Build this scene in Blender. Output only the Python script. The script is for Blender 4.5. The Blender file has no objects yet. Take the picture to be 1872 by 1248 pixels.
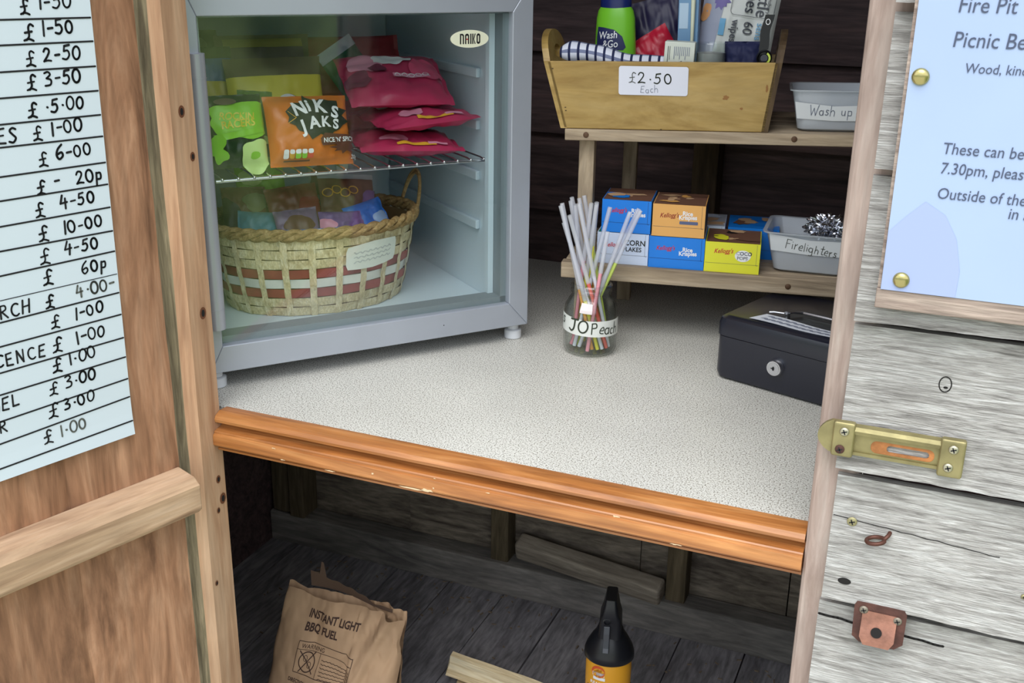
import bpy, bmesh, math, random
from math import sin, cos, pi, radians, sqrt
from mathutils import Vector, Matrix, noise
from mathutils.bvhtree import BVHTree

S = bpy.context.scene
COL = S.collection

# ------------------------------------------------------------------ camera
cam_d = bpy.data.cameras.new('camera')
cam_d.sensor_width = 36.0
cam_d.lens = 36.0 * 1992.157 / 1872.0
cam_d.clip_start = 0.02
cam = bpy.data.objects.new('camera', cam_d)
COL.objects.link(cam)
S.camera = cam


def place_camera():
    P, RL, aw = radians(19.6674), radians(.82397), radians(-67.50)
    f = Vector((0, cos(P), -sin(P)))
    x = Vector((1, 0, 0))
    u = x.cross(f)
    x2 = x * cos(RL) + u * sin(RL)
    u2 = u * cos(RL) - x * sin(RL)
    M = Matrix(((-sin(aw), -cos(aw), 0), (cos(aw), -sin(aw), 0), (0, 0, 1)))
    R, U, Fw = M @ x2, M @ u2, M @ f
    cam.matrix_world = Matrix(((R.x, U.x, -Fw.x, .717), (R.y, U.y, -Fw.y, -.894), (R.z, U.z, -Fw.z, 1.08), (0, 0, 0, 1)))


place_camera()

# ------------------------------------------------------------------ view, sky, sun
S.view_settings.view_transform = 'Standard'
S.view_settings.look = 'None'
S.view_settings.exposure = 0.38
S.view_settings.gamma = 1.0
S.view_settings.use_curve_mapping = False
S.cycles.transparent_max_bounces = 64
S.cycles.max_bounces = 14
S.cycles.diffuse_bounces = 6

SKY = 1.5
SUN = 1.9


def build_world():
    w = bpy.data.worlds.new('overcast_sky')
    S.world = w
    w.use_nodes = True
    nt = w.node_tree
    N, L = nt.nodes, nt.links
    N.clear()
    out = N.new('ShaderNodeOutputWorld')
    bg = N.new('ShaderNodeBackground')
    L.new(bg.outputs[0], out.inputs[0])
    tc = N.new('ShaderNodeTexCoord')
    sep = N.new('ShaderNodeSeparateXYZ')
    L.new(tc.outputs['Generated'], sep.inputs[0])
    # clouds
    n1 = N.new('ShaderNodeTexNoise')
    n1.inputs['Scale'].default_value = 2.2
    n1.inputs['Detail'].default_value = 4
    L.new(tc.outputs['Generated'], n1.inputs['Vector'])
    sky = N.new('ShaderNodeValToRGB')
    sky.color_ramp.elements[0].position = .3
    sky.color_ramp.elements[0].color = (.72, .84, 1.0, 1)
    sky.color_ramp.elements[1].position = .75
    sky.color_ramp.elements[1].color = (1.0, 1.02, 1.05, 1)
    L.new(n1.outputs[0], sky.inputs[0])
    # trees: a ragged dark green belt above the horizon
    n2 = N.new('ShaderNodeTexNoise')
    n2.inputs['Scale'].default_value = 9
    n2.inputs['Detail'].default_value = 6
    L.new(tc.outputs['Generated'], n2.inputs['Vector'])
    tree = N.new('ShaderNodeValToRGB')
    e = tree.color_ramp.elements
    e[0].position = .38
    e[0].color = (.012, .02, .008, 1)
    e[1].position = .72
    e[1].color = (.22, .34, .09, 1)
    L.new(n2.outputs[0], tree.inputs[0])
    m = N.new('ShaderNodeMath')
    m.operation = 'MULTIPLY_ADD'
    m.inputs[1].default_value = -.26
    L.new(n2.outputs[0], m.inputs[0])
    L.new(sep.outputs['Z'], m.inputs[2])
    st = N.new('ShaderNodeMapRange')
    st.inputs['From Min'].default_value = -.01
    st.inputs['From Max'].default_value = .05
    L.new(m.outputs[0], st.inputs['Value'])
    mx = N.new('ShaderNodeMixRGB')
    L.new(st.outputs[0], mx.inputs[0])
    L.new(tree.outputs[0], mx.inputs[1])
    L.new(sky.outputs[0], mx.inputs[2])
    # ground: pale gravel and grass
    gr = N.new('ShaderNodeMapRange')
    gr.inputs['From Min'].default_value = -.06
    gr.inputs['From Max'].default_value = .0
    L.new(sep.outputs['Z'], gr.inputs['Value'])
    mg = N.new('ShaderNodeMixRGB')
    mg.inputs[1].default_value = (.52, .55, .52, 1)
    # the gravel gives way to rough grass towards +X
    gx = N.new('ShaderNodeMapRange')
    gx.inputs['From Min'].default_value = .45
    gx.inputs['From Max'].default_value = .75
    L.new(sep.outputs['X'], gx.inputs['Value'])
    ng = N.new('ShaderNodeTexNoise')
    ng.inputs['Scale'].default_value = 14
    ng.inputs['Detail'].default_value = 5
    L.new(tc.outputs['Generated'], ng.inputs['Vector'])
    grass = N.new('ShaderNodeValToRGB')
    grass.color_ramp.elements[0].position = .4
    grass.color_ramp.elements[0].color = (.05, .09, .03, 1)
    grass.color_ramp.elements[1].position = .7
    grass.color_ramp.elements[1].color = (.34, .46, .18, 1)
    L.new(ng.outputs[0], grass.inputs[0])
    mgr = N.new('ShaderNodeMixRGB')
    mgr.inputs[1].default_value = (.56, .58, .55, 1)
    L.new(gx.outputs[0], mgr.inputs[0])
    L.new(grass.outputs[0], mgr.inputs[2])
    L.new(mgr.outputs[0], mg.inputs[1])
    L.new(gr.outputs[0], mg.inputs[0])
    L.new(mx.outputs[0], mg.inputs[2])
    L.new(mg.outputs[0], bg.inputs[0])
    bg.inputs[1].default_value = SKY


build_world()
sun_d = bpy.data.lights.new('sun_through_cloud', 'SUN')
sun_d.energy = SUN
sun_d.angle = radians(50)
sun_d.color = (1.0, .985, .96)
sun = bpy.data.objects.new('sun_through_cloud', sun_d)
COL.objects.link(sun)
sun.rotation_euler = (radians(31), 0, radians(6))


# ------------------------------------------------------------------ colour and materials
def c255(r, g, b):
    def f(v):
        v /= 255.0
        return v / 12.92 if v <= .04045 else ((v + .055) / 1.055) ** 2.4
    return (f(r), f(g), f(b), 1.0)


_M = {}


def _new(name):
    m = bpy.data.materials.new(name)
    m.use_nodes = True
    nt = m.node_tree
    return m, nt, nt.nodes, nt.links, nt.nodes['Principled BSDF']


def plain(name, col, rough=.5, metal=0.0, spec=.5, bump=0.0, bscale=60, var=0.0, vscale=20, coat=0.0):
    if name in _M:
        return _M[name]
    m, nt, N, L, b = _new(name)
    col = c255(*col)
    b.inputs['Base Color'].default_value = col
    b.inputs['Roughness'].default_value = rough
    b.inputs['Metallic'].default_value = metal
    b.inputs['Specular IOR Level'].default_value = spec
    b.inputs['Coat Weight'].default_value = coat
    if bump or var:
        tc = N.new('ShaderNodeTexCoord')
    if bump:
        n = N.new('ShaderNodeTexNoise')
        n.inputs['Scale'].default_value = bscale
        n.inputs['Detail'].default_value = 5
        L.new(tc.outputs['Object'], n.inputs['Vector'])
        bp = N.new('ShaderNodeBump')
        bp.inputs['Strength'].default_value = bump
        bp.inputs['Distance'].default_value = .002
        L.new(n.outputs[0], bp.inputs['Height'])
        L.new(bp.outputs[0], b.inputs['Normal'])
    if var:
        n = N.new('ShaderNodeTexNoise')
        n.inputs['Scale'].default_value = vscale
        n.inputs['Detail'].default_value = 4
        L.new(tc.outputs['Object'], n.inputs['Vector'])
        r = N.new('ShaderNodeValToRGB')
        r.color_ramp.elements[0].position = .3
        r.color_ramp.elements[1].position = .7
        r.color_ramp.elements[0].color = tuple(c * (1 - var) for c in col[:3]) + (1,)
        r.color_ramp.elements[1].color = tuple(min(1, c * (1 + var)) for c in col[:3]) + (1,)
        L.new(n.outputs[0], r.inputs[0])
        L.new(r.outputs[0], b.inputs['Base Color'])
    _M[name] = m
    return m


def wood(name, cols, axis='x', scale=14, stretch=9, rough=.65, bump=.25, fine=.35, pos=(.3, .5, .7), knots=None, spec=.3, coat=0.0, patch=.18):
    """cols: three sRGB colours dark to light; axis: along the grain."""
    if name in _M:
        return _M[name]
    m, nt, N, L, b = _new(name)
    tc = N.new('ShaderNodeTexCoord')
    mp = N.new('ShaderNodeMapping')
    sc = {'x': (1 / stretch, 1, 1), 'y': (1, 1 / stretch, 1), 'z': (1, 1, 1 / stretch)}[axis]
    mp.inputs['Scale'].default_value = sc
    oi = N.new('ShaderNodeObjectInfo')
    ad = N.new('ShaderNodeVectorMath')
    ad.operation = 'ADD'
    L.new(tc.outputs['Object'], ad.inputs[0])
    L.new(oi.outputs['Random'], ad.inputs[1])
    L.new(ad.outputs[0], mp.inputs['Vector'])
    n1 = N.new('ShaderNodeTexNoise')
    n1.inputs['Scale'].default_value = scale * 2.6
    n1.inputs['Detail'].default_value = 6
    n1.inputs['Roughness'].default_value = .62
    n1.inputs['Distortion'].default_value = 1.4
    L.new(mp.outputs[0], n1.inputs['Vector'])
    r = N.new('ShaderNodeValToRGB')
    r.color_ramp.elements[0].position = pos[0]
    r.color_ramp.elements[0].color = c255(*cols[0])
    r.color_ramp.elements[1].position = pos[2]
    r.color_ramp.elements[1].color = c255(*cols[2])
    e = r.color_ramp.elements.new(pos[1])
    e.color = c255(*cols[1])
    L.new(n1.outputs[0], r.inputs[0])
    n2 = N.new('ShaderNodeTexNoise')
    n2.inputs['Scale'].default_value = scale * 13
    n2.inputs['Detail'].default_value = 6
    n2.inputs['Distortion'].default_value = .3
    L.new(mp.outputs[0], n2.inputs['Vector'])
    mr = N.new('ShaderNodeMapRange')
    mr.inputs['From Min'].default_value = .3
    mr.inputs['From Max'].default_value = .7
    mr.inputs['To Min'].default_value = 1 - fine
    mr.inputs['To Max'].default_value = 1 + fine * .6
    L.new(n2.outputs[0], mr.inputs['Value'])
    mx = N.new('ShaderNodeMixRGB')
    mx.blend_type = 'MULTIPLY'
    mx.inputs[0].default_value = 1
    L.new(r.outputs[0], mx.inputs[1])
    L.new(mr.outputs[0], mx.inputs[2])
    n3 = N.new('ShaderNodeTexNoise')
    n3.inputs['Scale'].default_value = 7
    n3.inputs['Detail'].default_value = 3
    L.new(ad.outputs[0], n3.inputs['Vector'])
    mr3 = N.new('ShaderNodeMapRange')
    mr3.inputs['From Min'].default_value = .3
    mr3.inputs['From Max'].default_value = .7
    mr3.inputs['To Min'].default_value = 1 - patch
    mr3.inputs['To Max'].default_value = 1 + patch * .5
    L.new(n3.outputs[0], mr3.inputs['Value'])
    mx3 = N.new('ShaderNodeMixRGB')
    mx3.blend_type = 'MULTIPLY'
    mx3.inputs[0].default_value = 1
    L.new(mx.outputs[0], mx3.inputs[1])
    L.new(mr3.outputs[0], mx3.inputs[2])
    last = mx3.outputs[0]
    if knots:
        v = N.new('ShaderNodeTexVoronoi')
        mp2 = N.new('ShaderNodeMapping')
        s2 = {'x': (.6, 1, 1), 'y': (1, .6, 1), 'z': (1, 1, .6)}[axis]
        mp2.inputs['Scale'].default_value = s2
        L.new(ad.outputs[0], mp2.inputs['Vector'])
        L.new(mp2.outputs[0], v.inputs['Vector'])
        v.inputs['Scale'].default_value = knots
        kr = N.new('ShaderNodeValToRGB')
        kr.color_ramp.elements[0].position = .03
        kr.color_ramp.elements[0].color = (.25, .18, .14, 1)
        kr.color_ramp.elements[1].position = .11
        kr.color_ramp.elements[1].color = (1, 1, 1, 1)
        L.new(v.outputs['Distance'], kr.inputs[0])
        m2 = N.new('ShaderNodeMixRGB')
        m2.blend_type = 'MULTIPLY'
        m2.inputs[0].default_value = .8
        L.new(last, m2.inputs[1])
        L.new(kr.outputs[0], m2.inputs[2])
        last = m2.outputs[0]
    L.new(last, b.inputs['Base Color'])
    b.inputs['Roughness'].default_value = rough
    b.inputs['Specular IOR Level'].default_value = spec
    b.inputs['Coat Weight'].default_value = coat
    b.inputs['Coat Roughness'].default_value = .2
    bp = N.new('ShaderNodeBump')
    bp.inputs['Strength'].default_value = bump
    bp.inputs['Distance'].default_value = .002
    L.new(n2.outputs[0], bp.inputs['Height'])
    L.new(bp.outputs[0], b.inputs['Normal'])
    _M[name] = m
    return m


def glass(name, tint=(235, 245, 242), f0=.045, edge=.0, milky=0.0, mcol=(225, 230, 235), rough=0.0):
    """clear pane: transparent with a mirror coat; milky mixes in a diffuse body; edge darkens the rim of thick glass."""
    if name in _M:
        return _M[name]
    m, nt, N, L, b = _new(name)
    N.remove(b)
    out = N['Material Output']
    tr = N.new('ShaderNodeBsdfTransparent')
    tr.inputs[0].default_value = c255(*tint)
    gl = N.new('ShaderNodeBsdfGlossy')
    gl.inputs['Roughness'].default_value = rough
    fc = N.new('ShaderNodeLayerWeight')
    fc.inputs[0].default_value = .5
    fr = N.new('ShaderNodeMath')
    fr.operation = 'POWER'
    fr.inputs[1].default_value = 5
    L.new(fc.outputs['Facing'], fr.inputs[0])
    body = tr.outputs[0]
    if edge:
        lw = N.new('ShaderNodeLayerWeight')
        lw.inputs[0].default_value = .35
        rp = N.new('ShaderNodeValToRGB')
        rp.color_ramp.elements[0].position = .25
        rp.color_ramp.elements[0].color = c255(*tint)
        rp.color_ramp.elements[1].position = .95
        t = c255(*tint)
        rp.color_ramp.elements[1].color = tuple(x * (1 - edge) for x in t[:3]) + (1,)
        L.new(lw.outputs['Facing'], rp.inputs[0])
        L.new(rp.outputs[0], tr.inputs[0])
    if milky:
        df = N.new('ShaderNodeBsdfDiffuse')
        df.inputs[0].default_value = c255(*mcol)
        tl = N.new('ShaderNodeBsdfTranslucent')
        tl.inputs[0].default_value = c255(*mcol)
        ms = N.new('ShaderNodeMixShader')
        ms.inputs[0].default_value = .15
        L.new(df.outputs[0], ms.inputs[1])
        L.new(tl.outputs[0], ms.inputs[2])
        m0 = N.new('ShaderNodeMixShader')
        m0.inputs[0].default_value = milky
        L.new(tr.outputs[0], m0.inputs[1])
        L.new(ms.outputs[0], m0.inputs[2])
        body = m0.outputs[0]
    mf = N.new('ShaderNodeMath')
    mf.operation = 'MULTIPLY_ADD'
    mf.inputs[1].default_value = .9 - f0
    mf.inputs[2].default_value = f0
    L.new(fr.outputs[0], mf.inputs[0])
    mm = N.new('ShaderNodeMixShader')
    L.new(mf.outputs[0], mm.inputs[0])
    L.new(body, mm.inputs[1])
    L.new(gl.outputs[0], mm.inputs[2])
    L.new(mm.outputs[0], out.inputs[0])
    _M[name] = m
    return m


def laminate():
    m, nt, N, L, b = _new('speckled_laminate')
    tc = N.new('ShaderNodeTexCoord')
    n = N.new('ShaderNodeTexNoise')
    n.inputs['Scale'].default_value = 640
    n.inputs['Detail'].default_value = 1
    L.new(tc.outputs['Object'], n.inputs['Vector'])
    r = N.new('ShaderNodeValToRGB')
    e = r.color_ramp.elements
    e[0].position = .34
    e[0].color = c255(118, 112, 98)
    e[1].position = .45
    e[1].color = c255(208, 205, 196)
    x = e.new(.68)
    x.color = c255(230, 229, 222)
    L.new(n.outputs[0], r.inputs[0])
    n2 = N.new('ShaderNodeTexNoise')
    n2.inputs['Scale'].default_value = 5
    n2.inputs['Detail'].default_value = 5
    L.new(tc.outputs['Object'], n2.inputs['Vector'])
    mr = N.new('ShaderNodeMapRange')
    mr.inputs['From Min'].default_value = .3
    mr.inputs['From Max'].default_value = .7
    mr.inputs['To Min'].default_value = .88
    mr.inputs['To Max'].default_value = 1.06
    L.new(n2.outputs[0], mr.inputs['Value'])
    mx = N.new('ShaderNodeMixRGB')
    mx.blend_type = 'MULTIPLY'
    mx.inputs[0].default_value = 1
    L.new(r.outputs[0], mx.inputs[1])
    L.new(mr.outputs[0], mx.inputs[2])
    L.new(mx.outputs[0], b.inputs['Base Color'])
    b.inputs['Roughness'].default_value = .42
    b.inputs['Specular IOR Level'].default_value = .4
    return m


def checked_cloth():
    """white tea towel with a navy window check, in the cloth's own UV"""
    m, nt, N, L, b = _new('checked_cloth')
    uv = N.new('ShaderNodeTexCoord')
    sep = N.new('ShaderNodeSeparateXYZ')
    L.new(uv.outputs['UV'], sep.inputs[0])

    def stripe(sock, n, w):
        a = N.new('ShaderNodeMath')
        a.operation = 'MULTIPLY'
        a.inputs[1].default_value = n
        L.new(sock, a.inputs[0])
        f = N.new('ShaderNodeMath')
        f.operation = 'FRACT'
        L.new(a.outputs[0], f.inputs[0])
        g = N.new('ShaderNodeMath')
        g.operation = 'LESS_THAN'
        g.inputs[1].default_value = w
        L.new(f.outputs[0], g.inputs[0])
        return g.outputs[0]
    s1, s2 = stripe(sep.outputs['X'], 13, .28), stripe(sep.outputs['Y'], 4, .3)
    m1 = N.new('ShaderNodeMixRGB')
    m1.inputs[1].default_value = c255(214, 218, 232)
    m1.inputs[2].default_value = c255(120, 128, 158)
    L.new(s2, m1.inputs[0])
    m2 = N.new('ShaderNodeMixRGB')
    m2.inputs[2].default_value = c255(32, 40, 76)
    L.new(m1.outputs[0], m2.inputs[1])
    L.new(s1, m2.inputs[0])
    L.new(m2.outputs[0], b.inputs['Base Color'])
    b.inputs['Roughness'].default_value = .95
    return m


# ------------------------------------------------------------------ mesh building
I4 = Matrix.Identity(4)


def T(x, y, z):
    return Matrix.Translation((x, y, z))


def R(deg, ax):
    return Matrix.Rotation(radians(deg), 4, ax)


STAND = Matrix(((1, 0, 0, 0), (0, 0, -1, 0), (0, 1, 0, 0), (0, 0, 0, 1)))   # drawing plane (x, y) stood upright, its face to -Y


class MB:
    def __init__(s):
        s.v, s.f, s.mi, s.mats, s.cur, s.uv = [], [], [], [], 0, {}

    def use(s, m):
        if m not in s.mats:
            s.mats.append(m)
        s.cur = s.mats.index(m)
        return s

    def add(s, V, F, M=None):
        b = len(s.v)
        for p in V:
            p = Vector(p)
            s.v.append(M @ p if M is not None else p)
        for f in F:
            s.f.append([b + i for i in f])
            s.mi.append(s.cur)
        return b

    def box(s, x0, x1, y0, y1, z0, z1, M=None):
        V = [(x0, y0, z0), (x1, y0, z0), (x1, y1, z0), (x0, y1, z0), (x0, y0, z1), (x1, y0, z1), (x1, y1, z1), (x0, y1, z1)]
        s.hexa(V, M)
        return s

    def hexa(s, V, M=None):
        s.add(V, [(0, 3, 2, 1), (4, 5, 6, 7), (0, 1, 5, 4), (1, 2, 6, 5), (2, 3, 7, 6), (3, 0, 4, 7)], M)
        return s

    def cyl(s, p0, p1, r0, r1=None, n=16, cap=True, M=None):
        r1 = r0 if r1 is None else r1
        p0, p1 = Vector(p0), Vector(p1)
        d = (p1 - p0).normalized()
        a = d.orthogonal().normalized()
        b = d.cross(a)
        V = []
        for p, r in ((p0, r0), (p1, r1)):
            for i in range(n):
                t = 2 * pi * i / n
                V.append(p + a * (cos(t) * r) + b * (sin(t) * r))
        F = [(i, (i + 1) % n, n + (i + 1) % n, n + i) for i in range(n)]
        if cap:
            F += [tuple(range(n - 1, -1, -1)), tuple(range(n, 2 * n))]
        s.add(V, F, M)
        return s

    def lathe(s, prof, n=32, M=None, sx=1.0, sy=1.0, cap=True):
        V, F = [], []
        for r, z in prof:
            for i in range(n):
                t = 2 * pi * i / n
                V.append((cos(t) * r * sx, sin(t) * r * sy, z))
        k = len(prof)
        for j in range(k - 1):
            for i in range(n):
                F.append((j * n + i, j * n + (i + 1) % n, (j + 1) * n + (i + 1) % n, (j + 1) * n + i))
        if cap:
            F.append(tuple(range(n - 1, -1, -1)))
            F.append(tuple(range((k - 1) * n, k * n)))
        s.add(V, F, M)
        return s

    def tube(s, pts, r, n=8, M=None, closed=False):
        pts = [Vector(p) for p in pts]
        k = len(pts)
        V, F = [], []
        a = None
        for i, p in enumerate(pts):
            q0 = pts[i - 1] if (i or closed) else p
            q1 = pts[(i + 1) % k] if (i < k - 1 or closed) else p
            d = (q1 - q0).normalized()
            a = d.orthogonal().normalized() if a is None else (a - d * a.dot(d)).normalized()
            b = d.cross(a)
            rr = r[i] if isinstance(r, (list, tuple)) else r
            for j in range(n):
                t = 2 * pi * j / n
                V.append(p + a * (cos(t) * rr) + b * (sin(t) * rr))
        for i in range(k if closed else k - 1):
            i2 = (i + 1) % k
            for j in range(n):
                F.append((i * n + j, i * n + (j + 1) % n, i2 * n + (j + 1) % n, i2 * n + j))
        if not closed:
            F += [tuple(range(n - 1, -1, -1)), tuple(range((k - 1) * n, k * n))]
        s.add(V, F, M)
        return s

    def prism(s, poly, z0, z1, M=None):
        n = len(poly)
        V = [(x, y, z0) for x, y in poly] + [(x, y, z1) for x, y in poly]
        F = [tuple(range(n - 1, -1, -1)), tuple(range(n, 2 * n))] + [(i, (i + 1) % n, n + (i + 1) % n, n + i) for i in range(n)]
        s.add(V, F, M)
        return s

    def grid(s, fn, nu, nv, M=None, flip=False, cu=False, uv=False):
        V = [fn(i / nu, j / nv) for j in range(nv + 1) for i in range(nu + (0 if cu else 1))]
        w = nu if cu else nu + 1
        F = []
        for j in range(nv):
            for i in range(nu):
                q = (j * w + i, j * w + (i + 1) % w, (j + 1) * w + (i + 1) % w, (j + 1) * w + i)
                F.append(q[::-1] if flip else q)
        b = s.add(V, F, M)
        if uv:
            for j in range(nv + 1):
                for i in range(w):
                    s.uv[b + j * w + i] = (i / nu, j / nv)
        return s

    def flat(s, VF, fn, M=None):
        """2-D drawing (V, F) laid on a surface by fn(x, y) -> point"""
        V, F = VF
        s.add([fn(x, y) for x, y in V], F, M)
        return s

    def build(s, name, parent=None, smooth=None, bevel=0, seg=2):
        me = bpy.data.meshes.new(name)
        me.from_pydata([tuple(p) for p in s.v], [], s.f)
        for m in s.mats:
            me.materials.append(m)
        me.polygons.foreach_set('material_index', s.mi)
        if s.uv:
            l = me.uv_layers.new(name='uv')
            for lp in me.loops:
                l.data[lp.index].uv = s.uv.get(lp.vertex_index, (0, 0))
        if smooth:
            me.polygons.foreach_set('use_smooth', [True] * len(me.polygons))
            me.update()
            me.set_sharp_from_angle(angle=radians(smooth))
        me.validate()
        me.update()
        o = bpy.data.objects.new(name, me)
        COL.objects.link(o)
        if parent:
            o.parent = parent
        if bevel:
            b = o.modifiers.new('edge', 'BEVEL')
            b.width = bevel
            b.segments = seg
            b.limit_method = 'ANGLE'
            b.angle_limit = radians(40)
        return o


def tag(o, label, cat, group=None, kind=None):
    o['label'] = label
    o['category'] = cat
    if group:
        o['group'] = group
    if kind:
        o['kind'] = kind
    return o


def thing(name, label, cat, loc=(0, 0, 0), rz=0, group=None, M=None):
    o = bpy.data.objects.new(name, None)
    o.empty_display_size = .02
    COL.objects.link(o)
    if M is not None:
        o.matrix_world = M
    else:
        o.location = loc
        o.rotation_euler = (0, 0, radians(rz))
    return tag(o, label, cat, group)


def put(o, M):
    o.matrix_world = M
    return o


def struct(o, label=None, cat=None):
    o['kind'] = 'structure'
    if label:
        o['label'] = label
    if cat:
        o['category'] = cat
    return o


# ------------------------------------------------------------------ 2-D drawings
def rect2(x0, y0, x1, y1):
    return [(x0, y0), (x1, y0), (x1, y1), (x0, y1)], [(0, 1, 2, 3)]


def poly2(p):
    return list(p), [tuple(range(len(p)))]


def ell2(cx, cy, rx, ry, n=28):
    return poly2([(cx + rx * cos(2 * pi * i / n), cy + ry * sin(2 * pi * i / n)) for i in range(n)])


def ring2(cx, cy, rx, ry, w, n=28):
    V, F = [], []
    for i in range(n):
        t = 2 * pi * i / n
        V += [(cx + rx * cos(t), cy + ry * sin(t)), (cx + (rx - w) * cos(t), cy + (ry - w) * sin(t))]
    for i in range(n):
        j = (i + 1) % n
        F.append((2 * i, 2 * j, 2 * j + 1, 2 * i + 1))
    return V, F


def rrect2(x0, y0, x1, y1, r, n=5):
    P = []
    for cx, cy, a in ((x1 - r, y1 - r, 0), (x0 + r, y1 - r, 90), (x0 + r, y0 + r, 180), (x1 - r, y0 + r, 270)):
        for i in range(n + 1):
            t = radians(a + 90 * i / n)
            P.append((cx + r * cos(t), cy + r * sin(t)))
    return poly2(P)


def burst2(cx, cy, rx, ry, n=14, k=.6, seed=1):
    rnd = random.Random(seed)
    P = []
    for i in range(2 * n):
        t = 2 * pi * i / (2 * n)
        q = (1 if i % 2 else k) * rnd.uniform(.85, 1.1)
        P.append((cx + rx * q * cos(t), cy + ry * q * sin(t)))
    return poly2(P)


def blob2(cx, cy, rx, ry, seed=1, n=40, a=.25):
    P = []
    for i in range(n):
        t = 2 * pi * i / n
        q = 1 + a * noise.noise((cos(t) * 1.4 + seed * 7.3, sin(t) * 1.4, seed * 3.1))
        P.append((cx + rx * q * cos(t), cy + ry * q * sin(t)))
    return poly2(P)


def mv2(VF, dx=0, dy=0, rot=0, sx=1, sy=1):
    a = radians(rot)
    return [(x * sx * cos(a) - y * sy * sin(a) + dx, x * sx * sin(a) + y * sy * cos(a) + dy) for x, y in VF[0]], VF[1]


def cut2(VF, step):
    """split a drawing along a grid so that it can follow a curved surface"""
    bm = bmesh.new()
    vs = [bm.verts.new((x, y, 0)) for x, y in VF[0]]
    for f in VF[1]:
        try:
            bm.faces.new([vs[i] for i in f])
        except ValueError:
            pass
    xs = [p[0] for p in VF[0]]
    ys = [p[1] for p in VF[0]]
    for ax, lo, hi in ((0, min(xs), max(xs)), (1, min(ys), max(ys))):
        k = math.ceil(lo / step)
        while k * step < hi:
            co = (k * step, 0, 0) if ax == 0 else (0, k * step, 0)
            no = (1, 0, 0) if ax == 0 else (0, 1, 0)
            bmesh.ops.bisect_plane(bm, geom=bm.verts[:] + bm.edges[:] + bm.faces[:], plane_co=co, plane_no=no, dist=1e-7)
            k += 1
    bm.verts.index_update()
    V = [(v.co.x, v.co.y) for v in bm.verts]
    F = [tuple(v.index for v in f.verts) for f in bm.faces]
    bm.free()
    return V, F


_TX = {}


def text2(body, size=1.0, x=0, y=0, rot=0, shear=0, bold=0, align='LEFT', space=1.0, sx=1.0, line=1.0):
    key = (body, shear, bold, align, space, line)
    if key not in _TX:
        cu = bpy.data.curves.new('lettering_outline', 'FONT')
        cu.body = body
        cu.size = 1.0
        cu.shear = shear
        cu.offset = bold
        cu.align_x = align
        cu.space_character = space
        cu.space_line = line
        cu.resolution_u = 3
        cu.fill_mode = 'FRONT'
        o = bpy.data.objects.new('lettering_outline', cu)
        COL.objects.link(o)
        dg = bpy.context.evaluated_depsgraph_get()
        me = bpy.data.meshes.new_from_object(o.evaluated_get(dg))
        _TX[key] = ([(v.co.x, v.co.y) for v in me.vertices], [tuple(p.vertices) for p in me.polygons])
        bpy.data.objects.remove(o)
        bpy.data.meshes.remove(me)
        bpy.data.curves.remove(cu)
    V, F = _TX[key]
    return mv2((V, F), x, y, rot, size * sx, size)


def arc(cx, cy, rx, ry, a0, a1, n=10):
    return [(cx + rx * cos(radians(a0 + (a1 - a0) * i / n)), cy + ry * sin(radians(a0 + (a1 - a0) * i / n))) for i in range(n + 1)]


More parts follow.
